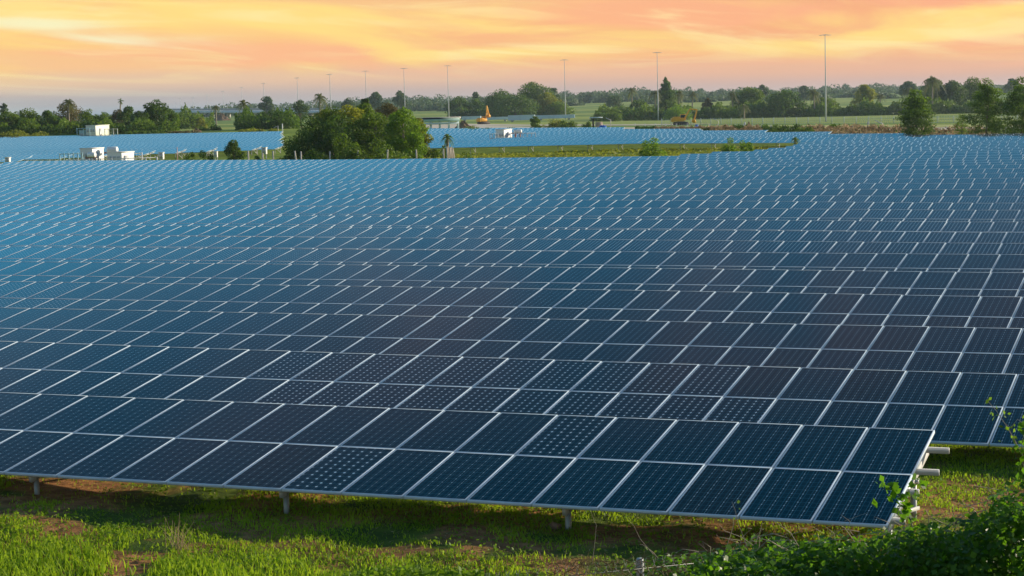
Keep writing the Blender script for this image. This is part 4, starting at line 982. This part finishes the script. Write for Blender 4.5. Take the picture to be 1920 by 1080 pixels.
# concrete posts of the near fence
for i, (px, yt) in enumerate([(462, 283), (488, 287), (509, 283), (551, 283), (561, 284), (615, 284), (668, 281), (723, 280.5), (778, 280.5), (829, 279)]):
    Y = 180; x, y = XY(px, Y); z0 = zg1(x, y); h = at(px, yt, Y)[2]-z0
    names = ['at the left end of the line', 'second from the left end', 'third from the left end', 'leftmost of the close pair', 'rightmost of the close pair', 'below the olive bush', 'below the middle of the clump', 'below the creeper mound', 'right below the bright green tree', 'beside the bundle of old posts']
    o = MB().tube([(0, 0, -.3), (rng.normal(0, .01), 0, h*.5), (rng.normal(0, .04), 0, h)], .085, 6).build('fence_post', POSTM); o.location = (x, y, z0)
    tag(o, f'pale concrete fence post {names[i]}', 'fence post', 'concrete fence posts before the bushy clump')
for i in range(7):
    Y = 181 + .3*i; px = 835.5 + 2.1*i; x, y = XY(px, Y); z0 = zg1(x, y); h = at(px, 275 + (i*7 % 4), Y)[2]-z0
    o = MB().tube([(0, 0, -.2), (.03, 0, h*.5), (rng.normal(0, .07), 0, h)], .07 + .02*rng.random(), 7).build('old_post', WOOD if i % 2 else POSTM); o.location = (x, y, z0)
    tag(o, 'weathered pole leaning in the bundle right of the bushy clump', 'post', 'bundle of old posts')

# ------------------------------------------------------------------ foreground: grass, stems, rocks
def on_ground(n, x0, x1, y0, y1, r):
    X = r.uniform(x0, x1, n); Y = r.uniform(y0, y1, n); return X, Y
def pnoise(X, Y, s, seed):
    r = np.random.default_rng(seed); out = 0
    for o in range(4):
        a = r.random()*6.28; fx, fy = math.cos(a)*s*2**(o*.8), math.sin(a)*s*2**(o*.8); ph = r.random(2)*6.28
        out = out + (np.sin(X*fx + Y*fy + ph[0]) + np.sin(X*fy*1.3 - Y*fx*1.1 + ph[1]))/(1.5**o)
    return out/4
def grass_field():
    r = np.random.default_rng(21); n = 330000
    X, Y = on_ground(n, -9.5, 10.5, 15.5, 34, r)
    ok = (np.abs(X/Y) < .30); p = X*NN[0] + Y*NN[1]; d0 = p - (DTOP - 2*LP*ca)      # distance behind the front row's low edge
    qq = (X-P0[0])*U[0] + (Y-P0[1])*U[1]
    ok &= (d0 < 4.4) | (qq > -2.5)
    bare = pnoise(X, Y, .9, 5) + .45*pnoise(X, Y, 3.1, 9)
    strip_ = np.maximum(np.exp(-((d0 + .6)/1.3)**2)*.8, np.exp(-((d0 - 1.6)/1.3)**2)*(1.25 - .09*(X + 8)))
    ok &= ~((bare > .36 - .40*strip_) & (r.random(n) < .9))
    X, Y, d0, bare = X[ok], Y[ok], d0[ok], bare[ok]; n = len(X); Z = zg(X, Y)
    tall = 1 / (1 + np.exp((d0 + 2.2)/.35)) * (1/(1 + np.exp((X - 1.5)/1.2)))
    h = (.03 + .035*r.random(n) + (.03 + .085*r.random(n))*tall)*(.6 + .6*r.random(n))
    a = r.random(n)*6.28; lean = r.normal(0, .45, n)*h; wd = (.0045 + .005*r.random(n))*(1.0 + .35*tall)
    dx, dy = np.cos(a), np.sin(a)
    B = np.column_stack([X, Y, Z - .005]); side = np.column_stack([-dy, dx, 0*dx])*wd[:, None]; tip = B + np.column_stack([dx*lean*1.6, dy*lean*1.6, h]); mid = B + np.column_stack([dx*lean*.5, dy*lean*.5, h*.6])
    V = np.stack([B - side, B + side, mid + side*.8, tip], 1)
    V2 = np.stack([B - side, mid + side*.8, tip, mid - side*.8], 1)
    Vf = np.concatenate([np.stack([B - side, B + side, mid + side*.8, mid - side*.8], 1), np.stack([mid - side*.8, mid + side*.8, tip, tip - side*.1], 1)]).reshape(-1, 3)
    tone = np.clip(.38 + .45*pnoise(X, Y, 1.7, 12) + r.normal(0, .24, n), 0, 1); tone = np.concatenate([tone, tone])
    tag(link(bpy.data.objects.new('grass', npmesh('grass', Vf, np.arange(len(Vf)).reshape(-1, 4), GRS, tone=tone))), 'short green grass in front of the panels', 'grass', kind='stuff')
    # small broad leaved weeds between the blades
    n = 60000; X, Y = on_ground(n, -9.5, 11, 16, 36, r); p = X*NN[0] + Y*NN[1]; d0 = p - (DTOP - 2*LP*ca); qq = (X-P0[0])*U[0] + (Y-P0[1])*U[1]
    ok = (np.abs(X/Y) < .30) & ((d0 < 4.2) | (qq > -2.5)); cl = pnoise(X, Y, 1.4, 31) + .5*pnoise(X, Y, 4, 33); ok &= cl > (-.05 - .25*(X > 1)); X, Y = X[ok], Y[ok]; n = len(X)
    P = np.column_stack([X, Y, zg(X, Y) + .01 + .06*r.random(n)]); V, Q = leaves(P, np.tile([0, 0, 1.], (n, 1)), .045, .65, .6, r)
    tag(link(bpy.data.objects.new('ground_cover', npmesh('ground_cover', V, Q, LB, tone=np.clip(r.normal(.35, .2, n), 0, 1)))), 'low broad leaved weeds among the grass', 'weeds', kind='stuff')
    # dry litter
    n = 16000; X, Y = on_ground(n, -9, 10, 16, 30, r); ok = np.abs(X/Y) < .3; X, Y = X[ok], Y[ok]; n = len(X)
    P = np.column_stack([X, Y, zg(X, Y) + .012 + .02*r.random(n)]); V, Q = leaves(P, np.tile([0, 0, 1.], (n, 1)), .05, .22, .4, r)
    tag(link(bpy.data.objects.new('dry_litter', npmesh('dry_litter', V, Q, DRY, tone=r.random(n)))), 'dry straw and leaf litter on the bare soil', 'litter', kind='stuff')
grass_field()
def gap_grass():
    r = np.random.default_rng(4); n = 42000; t = r.uniform(-.26, .19, n); Y = r.uniform(172, 222, n); X = t*Y; ok = pnoise(X, Y, .35, 77) > -.35; X, Y = X[ok], Y[ok]; n = len(X)
    P = np.column_stack([X, Y, zg(X, Y) + .12*r.random(n)]); V, Q = leaves(P, np.tile([0, -.5, .7], (n, 1)), .34, .6, .5, r)
    tag(link(bpy.data.objects.new('rough_grass', npmesh('rough_grass', V, Q, LY, tone=np.clip(.5 + .4*pnoise(X, Y, .3, 5) + r.normal(0, .15, n), 0, 1)))), 'rough yellow green grass in the gap between panel blocks', 'grass', kind='stuff')
gap_grass()
# tufts of dry grass at bottom left
def tuft(px, py, Y, n, hgt, label, mat=DRY, spread=.12):
    p = at(px, py, Y); g = zg1(p[0], Y); r = np.random.default_rng(int(px)); mb = MB()
    for i in range(n):
        a = r.random()*6.28; s = spread*r.random(); l = hgt*(.5 + .6*r.random()); ln = r.normal(0, .35)
        b = np.array([s*math.cos(a), s*math.sin(a), 0]); e = b + np.array([ln*l, r.normal(0, .2)*l, l]); m_ = (b+e)/2 + np.array([-.1*ln*l, 0, .06*l])
        mb.tube([b, m_, e], [.004, .003, .0015], 4, cap=False)
    o = mb.build('dry_tuft', mat); o.location = (p[0], Y, g); me = o.data
    at_ = me.attributes.new('tone', 'FLOAT', 'FACE'); at_.data.foreach_set('value', np.full(len(me.polygons), .75, np.float32)); tag(o, label, 'dry grass')
tuft(335, 1078, 21.0, 26, .42, 'pale dry grass tuft at the bottom left of the grass', spread=.16)
tuft(625, 950, 23.2, 9, .25, 'dry bent straws lying below the front row', spread=.3)
for i, (px, Y, s, lab) in enumerate([(470, 25.0, .16, 'reddish lump of earth under the front row, left'), (215, 26.3, .12, 'small pale stone near the left post of the front row'), (505, 24.7, .08, 'small stone right of the reddish lump'), (1020, 21.6, .07, 'small clod below the middle of the front row')]):
    x, y = XY(px, Y); bpy_me = bpy.data.meshes.new('rock'); import bmesh
    bm = bmesh.new(); bmesh.ops.create_icosphere(bm, subdivisions=3, radius=s)
    for v in bm.verts: v.co *= 1 + .22*math.sin(v.co.x*31/s*.16 + i) * math.cos(v.co.y*17/s*.2) + .1*math.sin(v.co.z*40/s*.16); v.co.z *= .7
    bm.to_mesh(bpy_me); bm.free(); bpy_me.materials.append(ROCKM); o = link(bpy.data.objects.new('rock', bpy_me)); o.location = (x, y, zg1(x, y) + s*.2); tag(o, lab, 'rock')

# ------------------------------------------------------------------ chain-link fence and the creeper hedge over it
def chainlink():
    a = at(905, 1084, 11.5); b = at(1300, 1030, 11.9); a[2] = b[2] = 0; L = np.linalg.norm(b-a); d = (b-a)/L
    zt = at(1140, 1057, 11.75)[2]; g = zg1(*((a+b)/2)[:2])
    root = empty('chain_link_fence', (a[0], a[1], g), math.atan2(d[1], d[0]), label='galvanised chain link fence with bare wire tops at the bottom edge', cat='fence')
    mb = MB(); H = zt - g; s = .066; n = int(L/s)
    for i in range(n):
        x = i*s
        for sg in (-1, 1):
            pts = []; zz = H; xx = x
            m = 14; pts = [(xx + (s/2 if j % 2 else 0)*sg + s/2, .006*(1 if j % 2 else -1)*sg, H - .035 - j*s*.55) for j in range(m)]
            pts = [(pts[0][0] - .012*sg, 0, H + .02)] + pts
            mb.tube(pts, .0017, 4, cap=False)
    mb.build('wire_mesh', WIRE, root)
    MB().tube([(0, 0, H - .05), (L, 0, H - .05)], .0022, 5).build('top_wire', WIRE, root)
    for px in (1204,):
        q = at(px, 1053, 11.8); x = (q[0]-a[0])/d[0]; MB().tube([(x, .04, -.3), (x, .04, q[2]-g), (x, .04, q[2]-g+.012)], [.025, .025, .022], 14).build('post', GALV, root)
chainlink()
def hedge():
    r = np.random.default_rng(91)
    # lumps along the fence: photo outline of the top, depth and thickness
    outx = [1180, 1250, 1330, 1400, 1480, 1560, 1640, 1700, 1760, 1820, 1870, 1905, 1960, 2040]
    outy = [1074, 1044, 1034, 1014, 1016, 1008, 992, 984, 974, 956, 940, 915, 880, 840]
    lobes = []
    for i in range(420):
        px = r.uniform(1215, 2040); yt = np.interp(px, outx, outy) + (30 if px < 1480 else 44) + 290*r.random()**1.25; Y = 12.0 + 1.5*r.random() - .95*min(1, (yt - np.interp(px, outx, outy))/260)
        p = at(px, yt, Y); s = .13 + .12*r.random(); lobes.append((p[0], p[1], p[2], s*1.3, s, s*.8))
    P, d, tone = crown_pts(lobes, 60000, r, .6)
    V, Q = leaves(P, d*.5 + np.array([0, -.2, .7]), .044, .85, .55, r)
    root = empty('creeper_hedge', (float(at(1600, 1000, 12.5)[0]), 12.5, zg1(2.3, 12.5)), 0, label='dense glossy green creeper hedge in the bottom right corner', cat='hedge')
    o = link(bpy.data.objects.new('leaves', npmesh('leaves', V - np.array(root.location), Q, LV, tone=tone)), root)
    mb = MB(); O = np.array(root.location)
    for i in range(60):
        px = r.uniform(1230, 1900); yt = np.interp(px, outx, outy); Y = 12.3 + .6*r.random(); p = at(px, yt + 20, Y); q = at(px + r.normal(0, 40), yt - abs(r.normal(0, 14)), Y - .1)
        e = q + np.array([r.normal(0, .05), 0, r.normal(0, .03)]); MB().tube([p - O, (p+q)/2 + np.array([r.normal(0, .05), 0, .03]) - O, q - O, e - O], [.003, .0025, .002, .001], 4, cap=False).build('stem', BARKP, root)
    # second, lighter and lower creeper to the left
    lobes = []; lx = [600, 680, 740, 800, 900, 1000, 1080, 1230, 1330]; ly = [1092, 1068, 1060, 1062, 1072, 1082, 1092, 1040, 1030]
    for i in range(120):
        px = r.uniform(610, 1000); yt = np.interp(px, lx, ly) + 40*r.random() + 8; p = at(px, yt, 11.6 + r.random()*.5); s = .05 + .05*r.random(); lobes.append((p[0], p[1], p[2], s*1.5, s, s*.7))
    P, d, tone = crown_pts(lobes, 4500, r, .3); V, Q = leaves(P, d*.4 + np.array([0, -.2, .6]), .035, .75, .6, r)
    root = empty('creeper', (float(at(780, 1070, 11.8)[0]), 11.8, zg1(-.6, 11.8)), 0, label='light green creeper with curling tendrils at the bottom edge', cat='climbing plant'); O = np.array(root.location)
    link(bpy.data.objects.new('leaves', npmesh('leaves', V - O, Q, LB, tone=np.clip(tone + .1, 0, 1))), root)
    mb = MB()
    for i in range(26):
        px = r.uniform(640, 1010); y0 = np.interp(px, lx, ly) + 12; hgt = 18 + 30*r.random(); pts = []
        cur = r.choice([-1, 1]); 
        for j in range(8):
            f = j/7; a = f*3.6*cur; pts.append(at(px + hgt*.45*math.sin(a)*f + r.normal(0, 1), y0 - hgt*(math.sin(f*2.2)), 11.7) - O)
        MB().tube(pts, np.linspace(.0032, .0013, 8), 4, cap=False).build('tendril', LB, root)
    # dry twiggy mat hanging on the fence
    mb = MB()
    for i in range(230):
        px = r.uniform(985, 1290); yb = 1050 + 36*r.random() if px < 1260 else 1040 + 45*r.random(); p = at(px, yb, 11.55 + .15*r.random()); a = r.normal(0, .9); l = .04 + .09*r.random()
        e = p + np.array([math.cos(a)*l*(1 if r.random() < .5 else -1), 0, math.sin(a)*l*.6]); mb.tube([p - O, (p+e)/2 - O + np.array([0, 0, .02*r.normal()]), e - O], [.0025, .002, .001], 4, cap=False)
    root2 = empty('dry_creeper', tuple(O + np.array([1.4, 0, 0])), 0, label='tangle of dry brown stems caught on the chain link fence', cat='climbing plant')
    o = mb.build('stems', DRY, root2); o.location = (-1.4, 0, 0)
    # a leafy shoot in front of the end of the front row, twigs at the right edge
    def shoot(pts, Y, nleaf, lsize, label, mat):
        P3 = [at(x, y, Y) for x, y in pts]; root = empty('leafy_shoot', tuple(P3[0]), 0, label=label, cat='climbing plant'); O2 = P3[0]
        MB().tube([p - O2 for p in P3], np.linspace(.004, .0015, len(P3))*(1 if nleaf > 9 else .5), 5, cap=False).build('stem', BARKP, root)
        C = np.array(P3); k = r.integers(0, len(C)-1, nleaf); f = r.random(nleaf)[:, None]; P = C[k]*(1-f) + C[k+1]*f + r.normal(0, .035, (nleaf, 3)) - O2
        V, Q = leaves(P, np.tile([0, -.5, .5], (nleaf, 1)), lsize, .7, .8, r); link(bpy.data.objects.new('leaves', npmesh('leaves', V, Q, mat, tone=np.clip(r.normal(.5, .25, nleaf), 0, 1))), root)
    shoot([(1712, 990), (1700, 955), (1688, 930), (1672, 912), (1655, 918)], 13.0, 60, .06, 'leafy creeper shoot crossing the right end of the front row', LV)
    shoot([(1700, 985), (1682, 962), (1700, 925), (1718, 905), (1745, 912)], 13.1, 34, .06, 'second leafy shoot beside the end post of the front row', LV)
    shoot([(1925, 870), (1905, 830), (1888, 800), (1868, 770), (1852, 752)], 12.6, 16, .035, 'thin twig with tiny yellow leaves at the right edge', LB)
    shoot([(1925, 800), (1908, 786), (1895, 802), (1880, 790)], 12.4, 12, .035, 'short curled twig with yellow leaves at the right edge', LB)
    shoot([(1932, 920), (1918, 870), (1916, 830), (1926, 795)], 12.3, 70, .05, 'leafy stems climbing at the right picture edge', LV)
    shoot([(1225, 1040), (1200, 1010), (1188, 985), (1175, 972)], 12.0, 5, .03, 'thin bare tendril rising left of the creeper hedge', LB)
    shoot([(1400, 1022), (1385, 985), (1378, 955), (1372, 940)], 12.2, 5, .03, 'thin tendril rising from the middle of the hedge', LB)
    shoot([(1110, 1060), (1115, 1020), (1118, 985), (1108, 960)], 12.0, 4, .03, 'thin curling tendril above the chain link fence', LB)
hedge()

# ------------------------------------------------------------------ haze
def haze():
    z0 = float(GZZ.min()) - 1.0; z1 = 34.0
    m = bpy.data.materials.new('haze'); m.use_nodes = True; t = m.node_tree; t.nodes.clear()
    o = N(t, 'ShaderNodeOutputMaterial'); v = N(t, 'ShaderNodeVolumePrincipled'); v.inputs['Color'].default_value = (.70, .88, 1, 1); v.inputs['Density'].default_value = .000095; v.inputs['Anisotropy'].default_value = .3
    t.links.new(v.outputs[0], o.inputs['Volume'])
    ob = MB().box((0, 2300, (z0+z1)/2), (10700, 6200, z1-z0)).build('haze', m, kind='stuff', label='thin pale blue haze over the far fields'); return ob
HAZE = True
if HAZE: haze()
